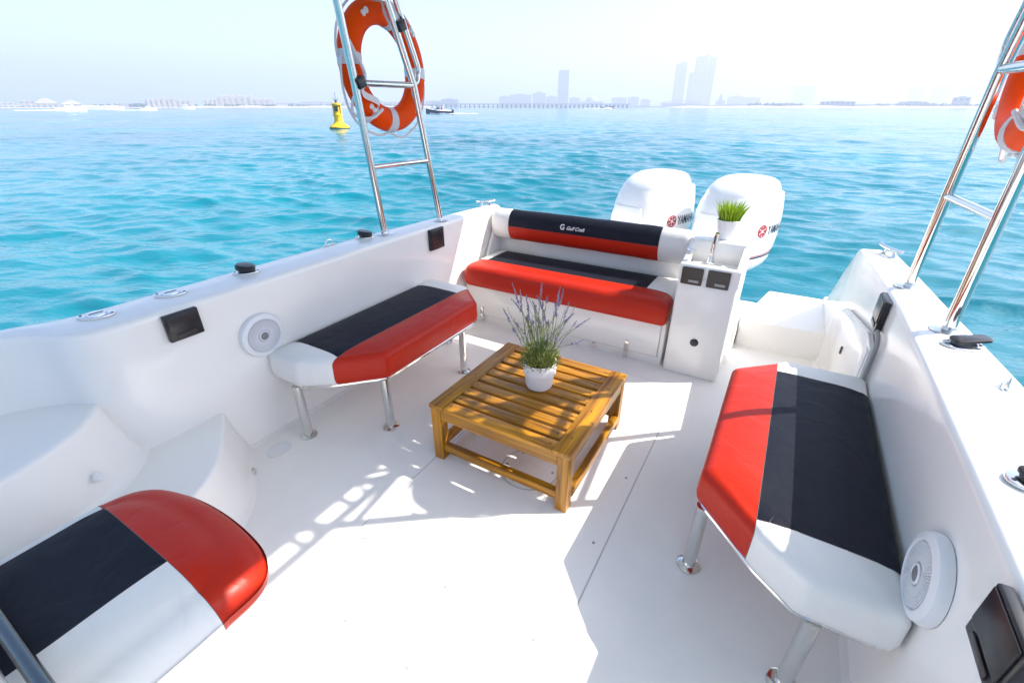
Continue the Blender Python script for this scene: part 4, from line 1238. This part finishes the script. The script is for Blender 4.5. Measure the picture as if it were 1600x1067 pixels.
# ================================================================== ladder rails and lifebuoys
def ladder(right, label):
    fn = mir if right else (lambda p: tuple(p))
    base = fn((-2.105, 2.3, 0.787))
    t = thing('ladder_rail', label, 'rail', base, 'steel ladder rails carrying the awning')
    def part(nm, fill, parent=t, m='steel'):
        mb = MB(fn=fn); fill(mb); return mb.build(nm, m, parent)
    near = [(-2.130, 2.050, 0.790), (-2.108, 1.991, 1.19), (-2.086, 1.932, 1.61), (-2.071, 1.877, 1.95), (-2.054, 1.820, 2.285)]
    far = [(-2.081, 2.542, 0.790), (-2.063, 2.444, 1.19), (-2.044, 2.342, 1.61), (-2.031, 2.171, 1.99), (-2.020, 2.035, 2.285)]
    p = part('upright', lambda mb: mb.tube(near, 0.0205, 16)); part('foot_flange', lambda mb: flange(mb, (-2.130, 2.050, 0.789), 0.052, 0.005), p)
    p = part('upright', lambda mb: mb.tube(far[:3] + catmull(far[2:], 3)[1:], 0.0195, 16)); part('foot_flange', lambda mb: flange(mb, (-2.081, 2.542, 0.789), 0.052, 0.005), p)
    part('rung', lambda mb: mb.tube([(-2.108, 1.991, 1.19), (-2.063, 2.444, 1.19)], 0.0145, 12))
    part('rung', lambda mb: mb.tube([(-2.086, 1.932, 1.61), (-2.044, 2.342, 1.61)], 0.0165, 12))
    part('rung', lambda mb: mb.tube([(-2.069, 1.870, 1.99), (-2.031, 2.171, 1.99)], 0.0145, 12))
    part('side_brace', lambda mb: mb.tube(catmull([(-2.044, 2.342, 1.612), (-2.044, 2.374, 1.632), (-2.043, 2.386, 1.668), (-2.042, 2.383, 1.72), (-2.036, 2.247, 2.003), (-2.028, 2.110, 2.285)], 5), 0.015, 12))
    return t
ladder(False, 'steel ladder rail rising from the left gunwale')
ladder(True, 'steel ladder rail rising from the right gunwale')

def lifebuoy(right, label):
    C0 = Vector((-2.16 if right else -2.205, 2.288, 1.700))
    fn = mir if right else (lambda p: tuple(p))
    t = thing('lifebuoy', label, 'lifebuoy', fn(C0), 'orange lifebuoys strapped to the ladder rails')
    R0, r0 = 0.272, 0.066
    nx = Vector((1, 0.05, 0.035)).normalized()          # ring axis, towards the cockpit
    up = (Vector((0, -0.2, 1)) - nx * nx.dot(Vector((0, -0.2, 1)))).normalized()
    sd = up.cross(nx)
    if sd.y < 0: sd = -sd
    def pt(a, rad, off=0.0): return C0 + (sd * math.cos(a) + up * math.sin(a)) * rad + nx * off
    def arc(a0, a1, r, n, closed=False):
        mb = MB(fn=fn)
        rings = []
        for i in range(n + (0 if closed else 1)):
            a = a0 + (a1 - a0) * i / n
            d = sd * math.cos(a) + up * math.sin(a)
            rings.append([C0 + d * (R0 + r * math.cos(q)) + nx * (r * 0.86 * math.sin(q)) for q in [2 * math.pi * k / 20 for k in range(20)]])
        if closed: rings.append(rings[0])
        mb.loft(rings, cap=not closed)
        return mb
    arc(0, 2 * math.pi, r0, 72, True).build('ring', 'ring', t, angle=60)
    for a in (R(62), R(163), R(253), R(345)):
        arc(a - 0.105, a + 0.105, r0 + 0.003, 6).build('reflective_band', 'band', t)
    # grab line between the bands
    knots = [R(62), R(163), R(253), R(345)]
    for i in range(4):
        a0 = knots[i]; a1 = knots[(i + 1) % 4]
        if a1 < a0: a1 += 2 * math.pi
        pts = []
        for k in range(9):
            f = k / 8; a = a0 + (a1 - a0) * f
            sag = math.sin(math.pi * f)
            p = pt(a, R0 + r0 + 0.006 + 0.045 * sag * (0.4 + 0.6 * abs(math.sin(3 * f + i))), 0.012 * math.sin(5 * f + i))
            p.z -= 0.03 * sag
            pts.append(p)
        mb = MB(fn=fn); mb.tube(catmull(pts, 4), 0.0065, 8); mb.build('grab_line', 'rope', t)
    # white cord that hangs loose in front of the lower left
    mb = MB(fn=fn)
    mb.tube(catmull([pt(R(150), R0 + 0.05, 0.05), pt(R(163), R0 + 0.02, 0.075), pt(R(178), R0 - 0.01, 0.08), pt(R(190), R0 + 0.03, 0.078), pt(R(194), R0 + 0.10, 0.05), pt(R(205), R0 + 0.13, 0.02), pt(R(218), R0 + 0.07, 0.05), pt(R(224), R0 - 0.01, 0.075)], 6), 0.0085, 8)
    mb.build('loose_cord', 'rope', t)
    # straps with black buckles round the uprights
    for (q, a, s) in (((-2.086, 1.940, 1.60), R(217), 1), ((-2.036, 2.235, 1.875), R(84), -1)):
        q = Vector(q)
        mb = MB(fn=fn)
        p1 = pt(a, R0 - 0.02, r0 + 0.004); p2 = pt(a + 0.05 * s, R0 + 0.065, 0.03)
        rings = []
        w = Vector((0, 0.25, 1)).normalized() * 0.016
        for c in catmull([q + Vector((0.024, 0.012, 0)), q + Vector((0.0, -0.005, -0.02)).lerp(p1 - q, 0.35), p1, p2, pt(a + 0.08 * s, R0 + 0.06, -0.045)], 5):
            rings.append([c - w, c + w, c + w + Vector((0.003, 0, 0)), c - w + Vector((0.003, 0, 0))])
        mb.loft(rings); mb.build('strap', 'rope', t)
        mb = MB(fn=fn); mb.box(-0.022, 0.026, -0.028, 0.028, -0.026, 0.026, 0.006, 2, Matrix.Translation(q + Vector((0.012, 0.012, 0.012))) @ Matrix.Rotation(0.4, 4, 'X')); mb.build('buckle', 'black', t)
    # little heart shaped rope guides moulded on the ring
    for a in (R(112), R(215), R(300), R(30)):
        mb = MB(fn=fn); c = pt(a, R0 + 0.02, r0 * 0.80)
        for dq in (-0.014, 0.014):
            mb.lathe([(0.015, -0.006), (0.016, 0.003), (0.010, 0.008), (0.002, 0.009)], 12, Matrix.Translation(c + (sd * math.cos(a + 1.57) + up * math.sin(a + 1.57)) * dq) @ Vector((0, 0, 1)).rotation_difference(nx).to_matrix().to_4x4())
        mb.build('rope_guide', 'rope', t)
lifebuoy(False, 'orange lifebuoy with white bands strapped to the left ladder rail')
lifebuoy(True, 'orange lifebuoy cut by the right edge, strapped to the right ladder rail')

# awning over the cockpit (just above the picture): it stands on the ladder rails and shades the deck
aw = thing('awning', 'pale canvas awning laced to a steel frame above the cockpit', 'awning', (XC, 1.0, 2.2))
xl, xr, ya, yb, za = -2.274, 0.744, -1.6, 3.56, 2.305
mb = MB(); mb.box(xl + 0.075, xr - 0.075, ya + 0.075, yb - 0.02, za - 0.006, za + 0.006, 0.003, 1); mb.box(xr - 0.0748, xr - 0.012, ya + 0.075, 1.24, za - 0.005, za + 0.005, 0.002, 1); mb.build('canvas', 'canvas', aw)  # forward flap closing the right lacing gap is added to shade the helm seat
mb = MB(); mb.tube(catmull([(xl, ya, za), (xl, ya + 1, za), (xl, yb - 0.25, za), (xl + 0.06, yb - 0.07, za), (xl + 0.25, yb, za), (XC, yb, za), (xr - 0.25, yb, za), (xr - 0.06, yb - 0.07, za), (xr, yb - 0.25, za), (xr, ya + 1, za), (xr, ya, za)], 8), 0.019, 10); mb.build('frame_tube', 'steel', aw)
mb = MB()
for y in (0.0, 1.86, 2.10): mb.tube([(xl, y, za - 0.012), (xr, y, za - 0.012)], 0.016, 8)
mb.build('cross_tube', 'steel', aw)
mb = MB()
yy = ya + 0.15
while yy < yb - 0.25:
    for x, s in ((xl, 1), (xr, -1)):
        mb.tube([(x, yy, za + 0.015), (x + s * 0.085, yy + 0.03, za + 0.009)], 0.011, 6)
        mb.tube([(x, yy + 0.06, za + 0.015), (x + s * 0.085, yy + 0.03, za + 0.009)], 0.011, 6)
    yy += 0.26
mb.build('lacing', 'rope', aw)

# ================================================================== table
def wood_piece(mb, name, parent, axis):
    o = mb.build(name, 'wood', parent)
    me = o.data
    at = me.attributes.new('grain', 'FLOAT_VECTOR', 'POINT')
    vals = []
    for v in me.vertices:
        c = v.co
        vals += {'x': (c.x, c.y, c.z), 'y': (c.y, c.x, c.z), 'z': (c.z, c.x, c.y)}[axis]
    at.data.foreach_set('vector', vals)
    return o
def table():
    t = thing('slatted_table', 'square slatted wooden coffee table in the middle of the deck', 'table', (-0.835, 1.615, 0.004))
    X0, X1, Y0, Y1, Z0, Z1 = -1.182, -0.488, 1.270, 1.966, 0.0043, 0.314
    rw = 0.078
    for a, nm in ((X0, 'l'), (X1 - rw, 'r')):
        mb = MB(); mb.box(a, a + rw, Y0, Y1, Z1 - 0.022, Z1, 0.003, 2); wood_piece(mb, 'side_rail', t, 'y')
    n = 10; span = Y1 - Y0; pitch = span / n; gap = 0.018
    for i in range(n):
        y = Y0 + i * pitch
        mb = MB(); mb.box(X0 + rw + 0.001, X1 - rw - 0.001, y + (gap / 2 if i else 0.001), y + pitch - (gap / 2 if i < n - 1 else 0.001), Z1 - 0.021, Z1 - 0.002 + random.uniform(-0.001, 0.001), 0.003, 2); wood_piece(mb, 'slat', t, 'x')
    lw = 0.052
    mb = MB()
    for i in range(n):
        y = Y0 + (i + 0.5) * pitch
        for x in (X0 + rw * 0.5, X1 - rw * 0.5):
            if i % 3 == 1: mb.lathe([(0.0045, 0), (0.0045, 0.0006), (0.002, 0.0008)], 10, Matrix.Translation((x, y, Z1)))
        for x in (X0 + rw + 0.022, X1 - rw - 0.022):
            mb.lathe([(0.004, 0), (0.004, 0.0012), (0.002, 0.0014)], 8, Matrix.Translation((x, y, Z1 - 0.002)))
    M['plug'] = mat('wood_plug', (0.10, 0.034, 0.003), 0.5)
    mb.build('screw_plug', 'plug', t, kind='stuff')
    for x in (X0 + 0.004, X1 - 0.004 - lw):
        for y in (Y0 + 0.004, Y1 - 0.004 - lw):
            mb = MB(); mb.box(x, x + lw, y, y + lw, Z0, Z1 - 0.0225, 0.003, 2); wood_piece(mb, 'leg', t, 'z')
    az0, az1 = Z1 - 0.078, Z1 - 0.0225
    for y in (Y0 + 0.008, Y1 - 0.008 - 0.022):
        mb = MB(); mb.box(X0 + lw + 0.005, X1 - lw - 0.005, y, y + 0.022, az0, az1, 0.002, 1); wood_piece(mb, 'apron', t, 'x')
        mb = MB(); mb.box(X0 + lw + 0.005, X1 - lw - 0.005, y + 0.005, y + 0.037, 0.052, 0.092, 0.003, 2); wood_piece(mb, 'stretcher', t, 'x')
    for x in (X0 + 0.008, X1 - 0.008 - 0.022):
        mb = MB(); mb.box(x, x + 0.022, Y0 + lw + 0.005, Y1 - lw - 0.005, az0, az1, 0.002, 1); wood_piece(mb, 'apron', t, 'y')
        mb = MB(); mb.box(x - 0.003, x + 0.029, Y0 + lw + 0.005, Y1 - lw - 0.005, 0.052, 0.092, 0.003, 2); wood_piece(mb, 'stretcher', t, 'y')
table()

# ================================================================== lavender pot
def lavender():
    px, py, pz = -0.822, 1.655, 0.314
    t = thing('lavender_pot', 'lavender with tall flower spikes in a white pot on the table', 'potted plant', (px, py, pz))
    T = Matrix.Translation((px, py, pz))
    mb = MB(); mb.lathe([(0.052, 0.0), (0.060, 0.003), (0.064, 0.015), (0.070, 0.070), (0.0715, 0.078), (0.0775, 0.082), (0.079, 0.120), (0.0785, 0.134), (0.075, 0.136), (0.072, 0.130), (0.071, 0.112), (0.002, 0.111)], 40, T); mb.build('pot', 'pot', t)
    mb = MB(); mb.lathe([(0.0708, 0.1115), (0.05, 0.119), (0.002, 0.122)], 20, T, cap=False); mb.build('soil', 'soil', t)
    rnd = random.Random(21)
    # low leafy cushion
    mb = MB()
    for i in range(1150):
        a = rnd.uniform(0, 6.283); rr = 0.085 * math.sqrt(rnd.random()); h = 0.118 + rnd.random() ** 1.3 * 0.11 * (1 - 0.5 * (rr / 0.085) ** 2)
        c = Vector((px + rr * math.cos(a), py + rr * math.sin(a), pz + h))
        d = Vector((math.cos(a) * rr * 9 + rnd.uniform(-0.6, 0.6), math.sin(a) * rr * 9 + rnd.uniform(-0.6, 0.6), rnd.uniform(0.2, 1.1))).normalized()
        L = rnd.uniform(0.014, 0.034); w = rnd.uniform(0.0016, 0.0030)
        s = d.cross(Vector((rnd.uniform(-1, 1), rnd.uniform(-1, 1), rnd.uniform(-1, 1)))).normalized() * w
        n = d.cross(s).normalized() * 0.0012
        mb.add([c, c + d * L * 0.5 + s + n, c + d * L, c + d * L * 0.5 - s + n, ], [(0, 1, 2), (0, 2, 3)])
    mb.build('foliage', 'herb', t, recalc=False, kind='stuff')
    # stems and spikes: (lean direction angle, lean, length)
    stems = []
    for i in range(34):
        a = rnd.uniform(0, 6.283); stems.append((a, rnd.uniform(0.03, 0.15), rnd.uniform(0.23, 0.36)))
    V = Matrix.Rotation(R(30.4), 3, 'Z')                 # spread mostly across the table
    fixed = [(-0.115, 0.0, 0.405), (-0.085, -0.02, 0.385), (-0.12, 0.03, 0.33), (-0.05, 0.0, 0.31), (0.0, 0.02, 0.40), (0.07, 0.0, 0.39), (0.085, 0.03, 0.37), (0.05, -0.01, 0.33), (-0.15, 0.0, 0.30),
             (0.20, 0.02, 0.25), (0.17, -0.03, 0.18), (0.13, 0.0, 0.28), (-0.02, 0.04, 0.34), (-0.06, 0.02, 0.35), (0.11, 0.02, 0.32)]
    tips = [V @ Vector(f) for f in fixed]
    for a, l, h in stems:
        tips.append(Vector((l * math.cos(a), l * math.sin(a), math.sqrt(max(0.01, h * h - l * l)))))
    for i, tip in enumerate(tips):
        b0 = Vector((px + rnd.uniform(-0.045, 0.045), py + rnd.uniform(-0.045, 0.045), pz + 0.115))
        e = Vector((px, py, pz + 0.06)) + Vector((tip.x * 1.12, tip.y * 1.12, tip.z * 1.13))
        side = Vector((rnd.uniform(-0.03, 0.03), rnd.uniform(-0.03, 0.03), 0))
        m1 = b0.lerp(e, 0.45) + side * 0.6 + Vector((0, 0, 0.03))
        pts = catmull([b0, m1, b0.lerp(e, 0.78) + side * 0.5 + Vector((0, 0, 0.012)), e], 5)
        mb = MB(); mb.tube(pts, [0.0017 - 0.0007 * k / len(pts) for k in range(len(pts))], 5)
        # narrow leaves up the stem
        for k in range(rnd.randint(6, 12)):
            f = rnd.uniform(0.1, 0.68); q = pts[int(f * (len(pts) - 1))]
            d = Vector((rnd.uniform(-1, 1), rnd.uniform(-1, 1), rnd.uniform(0.3, 1.2))).normalized()
            s = d.cross(Vector((0, 0, 1))).normalized() * 0.0016
            L = rnd.uniform(0.012, 0.028)
            mb.add([q, q + d * L * 0.5 + s, q + d * L, q + d * L * 0.5 - s], [(0, 1, 2, 3)])
        st = mb.build('stem', 'stem', t, recalc=False)
        if i < 15 or rnd.random() < 0.45:
            mb = MB()
            n0 = int(len(pts) * (0.62 if i < 15 else 0.75)); seg = pts[n0:]
            m_ = 34 if i < 15 else 20
            for k in range(m_):
                f = k / m_; idx = f * (len(seg) - 1); q = seg[int(idx)].lerp(seg[min(len(seg) - 1, int(idx) + 1)], idx - int(idx))
                wr = 0.0075 * (1 - 0.55 * f) * (0.55 + 0.45 * math.sin(f * 26) ** 2)
                a = rnd.uniform(0, 6.283)
                d = Vector((math.cos(a), math.sin(a), rnd.uniform(0.2, 0.9))).normalized()
                c = q + d * wr * 0.6; rr = wr * rnd.uniform(0.45, 0.75)
                b_ = bmesh.new(); bmesh.ops.create_icosphere(b_, subdivisions=1, radius=rr)
                for v in b_.verts: v.co = c + Vector((v.co.x, v.co.y, v.co.z * 1.35)) * rnd.uniform(0.8, 1.2)
                mb.bm(b_)
            mb.build('flower_spike', 'lavender', st, recalc=False)
lavender()

def grass_pot():
    px, py, pz = -0.268, 2.965, 0.800
    t = thing('grass_pot', 'bright green grass in a white pot on the console shelf', 'potted plant', (px, py, pz))
    T = Matrix.Translation((px, py, pz))
    mb = MB(); mb.lathe([(0.042, 0.0), (0.046, 0.002), (0.048, 0.010), (0.0645, 0.108), (0.0655, 0.112), (0.0640, 0.114), (0.0615, 0.110), (0.060, 0.098), (0.002, 0.096)], 32, T); mb.build('pot', 'pot', t)
    mb = MB(); mb.lathe([(0.0600, 0.0968), (0.03, 0.101), (0.002, 0.102)], 16, T, cap=False); mb.build('soil', 'soil', t)
    rnd = random.Random(4); mb = MB()
    for i in range(300):
        a = rnd.uniform(0, 6.283); rr = 0.050 * math.sqrt(rnd.random())
        b0 = Vector((px + rr * math.cos(a), py + rr * math.sin(a), pz + 0.098))
        H = rnd.uniform(0.08, 0.145); ln = 0.05 + rr / 0.05 * 0.28
        d = Vector((math.cos(a) * ln + rnd.uniform(-0.16, 0.16), math.sin(a) * ln + rnd.uniform(-0.16, 0.16), 1)).normalized()
        s = d.cross(Vector((rnd.uniform(-1, 1), rnd.uniform(-1, 1), 0.1))).normalized() * rnd.uniform(0.0022, 0.0040)
        n = d.cross(s).normalized() * 0.0012
        q = [b0, b0 + d * H * 0.5 + Vector((0, 0, 0.004)), b0 + d * H + Vector((math.cos(a), math.sin(a), -0.3)) * H * rnd.uniform(0.0, 0.12)]
        mb.add([q[0] - s, q[0] + s, q[1] + s * 0.9 + n, q[1] - s * 0.9 + n, q[2]], [(0, 1, 2, 3), (3, 2, 4)])
    mb.build('grass', 'leaf', t, recalc=False, kind='stuff')
grass_pot()

# ================================================================== outboard motors
def outboard(cx, cy, rz, label):
    t = thing('outboard_motor', label, 'outboard motor', (cx, cy, 0.3), 'white outboard motors at the stern')
    T = Matrix.Translation((cx, cy, 0)) @ Matrix.Rotation(rz, 4, 'Z')
    def section(z, y0, y1, hw, k=3.2, n=40):
        hw *= 1.08
        c = (y0 + y1) / 2; hl = (y1 - y0) / 2
        out = []
        for i in range(n):
            a = 2 * math.pi * i / n
            ca, sa = math.cos(a), math.sin(a)
            x = math.copysign(abs(ca) ** (2 / k), ca) * hw
            y = math.copysign(abs(sa) ** (2 / k), sa)
            # nose (towards the boat) narrower than the tail
            taper = 1 - 0.14 * max(0.0, -y)
            out.append(T @ Vector((x * taper, c + y * hl, z)))
        return out
    secs = [section(0.468, -0.30, 0.34, 0.245), section(0.50, -0.315, 0.36, 0.252), section(0.60, -0.33, 0.385, 0.256), section(0.70, -0.33, 0.395, 0.254), section(0.78, -0.315, 0.395, 0.248),
            section(0.85, -0.285, 0.39, 0.238), section(0.895, -0.250, 0.385, 0.230, 3.1), section(0.91, -0.240, 0.382, 0.227, 3.1), section(0.918, -0.235, 0.318, 0.224, 3.1), section(0.955, -0.195, 0.308, 0.214, 3.0), section(0.990, -0.135, 0.292, 0.194, 2.9), section(1.012, -0.07, 0.270, 0.160, 2.7), section(1.023, 0.00, 0.23, 0.105, 2.4), section(1.026, 0.07, 0.16, 0.03, 2.0)]
    mb = MB(); mb.loft(secs)
    cow = mb.build('cowling', 'cowl', t, angle=40)
    tr = BVHTree.FromPolygons([Vector(v) for v in mb.v], mb.f)
    # recessed front panel edge
    mb = MB(); rings = []
    for z, y, w in ((0.50, -0.3215, 0.15), (0.60, -0.3355, 0.155), (0.70, -0.3355, 0.150), (0.775, -0.321, 0.13)):
        rings.append([T @ Vector((-w, y + 0.012, z)), T @ Vector((-w * 0.95, y, z)), T @ Vector((w * 0.95, y, z)), T @ Vector((w, y + 0.012, z))])
    mb.loft(rings, closed=False, cap=False); mb.build('front_panel', 'cowl', t)
    mb = MB()
    for k in range(5): mb.box(-0.13 + k * 0.055, -0.095 + k * 0.055, 0.318, 0.372, 0.9105, 0.914, 0.001, 1, T)
    mb.build('intake_slot', 'dark', t, kind='stuff')
    mb = MB(); mb.box(-0.035, 0.035, -0.3375, -0.312, 0.476, 0.496, 0.004, 2, T); mb.build('cowl_latch', 'grey_paint', t)
    # lower pan with stripes
    mb = MB(); mb.loft([section(0.29, -0.12, 0.20, 0.13, 2.6), section(0.32, -0.20, 0.28, 0.18, 2.8), section(0.37, -0.27, 0.32, 0.225), section(0.42, -0.295, 0.335, 0.242), section(0.4675, -0.300, 0.338, 0.2445)]); mb.build('lower_pan', 'cowl', t, angle=40)
    def stripe(z0, z1, m, g):
        a = section(z0, -0.302 - g, 0.342 + g, 0.2455 + g); b_ = section(z1, -0.303 - g, 0.344 + g, 0.2462 + g)
        q = MB(); q.loft([a, b_], cap=False); q.build('stripe', m, t)
    stripe(0.452, 0.464, 'ink_navy', 0.003); stripe(0.468, 0.473, 'ink_red', 0.003); stripe(0.4645, 0.4675, 'grey_paint', 0.003)
    # leg and bracket
    mb = MB(); mb.loft([section(-0.9, -0.10, 0.22, 0.045, 2.2), section(-0.3, -0.13, 0.24, 0.06, 2.2), section(0.15, -0.12, 0.22, 0.09, 2.4), section(0.292, -0.10, 0.18, 0.11, 2.5)]); mb.build('leg', 'cowl', t)
    mb = MB(); mb.box(-0.13, 0.13, -0.36, -0.14, -0.10, 0.30, 0.03, 2, T); mb.build('clamp_bracket', 'grey_paint', t)
    mb = MB(); mb.tube([T @ Vector(p) for p in catmull([(0.12, -0.30, 0.20), (0.17, -0.36, 0.12), (0.16, -0.42, 0.02), (0.10, -0.45, -0.08)], 5)], 0.018, 8); mb.build('hose', 'black', t)
    # lettering on the side facing the cockpit walkway
    rot = Matrix.Rotation(rz, 3, 'Z'); dirx = rot @ Vector((-1, 0, 0))
    def side(body, size, y, z, m, nm, shear=0.0, bold=0.0, sp=1.0, sx=1.0):
        tb = text_mesh(body, size, shear, font_space=sp, bold=bold)
        wrap_on(tb, tr, lambda c: T @ Vector((0.5, y + c.x * sx, z + c.y)), dirx, 0.0025)
        q = MB(); q.bm(tb); q.build(nm, m, t, recalc=False)
    side('YAMAHA', 0.100, 0.005, 0.630, 'ink_navy', 'lettering', bold=0.0016, sx=0.64)
    side('Four Stroke', 0.042, 0.0, 0.482, 'ink_grey', 'script_lettering', 0.4)
    # round emblem: ring and three crossed forks
    b_ = bmesh.new()
    def flat(poly): b_.faces.new([b_.verts.new((p[0], p[1], 0)) for p in poly])
    n = 32
    for k in range(n):
        a, c_ = 2 * math.pi * k / n, 2 * math.pi * (k + 1) / n
        flat([(0.034 * math.cos(a), 0.034 * math.sin(a)), (0.042 * math.cos(a), 0.042 * math.sin(a)), (0.042 * math.cos(c_), 0.042 * math.sin(c_)), (0.034 * math.cos(c_), 0.034 * math.sin(c_))])
    for k in range(3):
        a0 = math.pi / 2 + k * 2 * math.pi / 3
        for s in (-1, 1):
            w = 0.75
            flat([(0.010 * math.cos(a0 + s * 0.25), 0.010 * math.sin(a0 + s * 0.25)), (0.033 * math.cos(a0 + s * 0.12), 0.033 * math.sin(a0 + s * 0.12)), (0.033 * math.cos(a0 + s * 0.85), 0.033 * math.sin(a0 + s * 0.85)), (0.012 * math.cos(a0 + s * 0.95), 0.012 * math.sin(a0 + s * 0.95))])
    wrap_on(b_, tr, lambda c: T @ Vector((0.5, -0.065 + c.x * 1.25, 0.665 + c.y * 1.15)), dirx, 0.0025)
    q = MB(); q.bm(b_); q.build('emblem', 'ink_red', t, recalc=False)
outboard(-0.335, 4.06, R(-20), 'white outboard motor behind the console, right one of the pair')
outboard(-1.005, 4.06, R(-20), 'white outboard motor behind the stern bench, left one of the pair')

# ================================================================== haze
hz = MB(); hz.box(-4700, 4700, -4700, 4700, ZW - 1.2, 235)
hm = bpy.data.materials.new('haze'); hm.use_nodes = True
hn = hm.node_tree.nodes; hn.clear()
ho = hn.new('ShaderNodeOutputMaterial'); hv = hn.new('ShaderNodeVolumePrincipled')
hv.inputs['Color'].default_value = (0.66, 0.68, 0.82, 1)
hv.inputs['Density'].default_value = 0.00068
hv.inputs['Anisotropy'].default_value = 0.2
hm.node_tree.links.new(hv.outputs[0], ho.inputs['Volume'])
o = hz.build('haze', hm); o['kind'] = 'stuff'
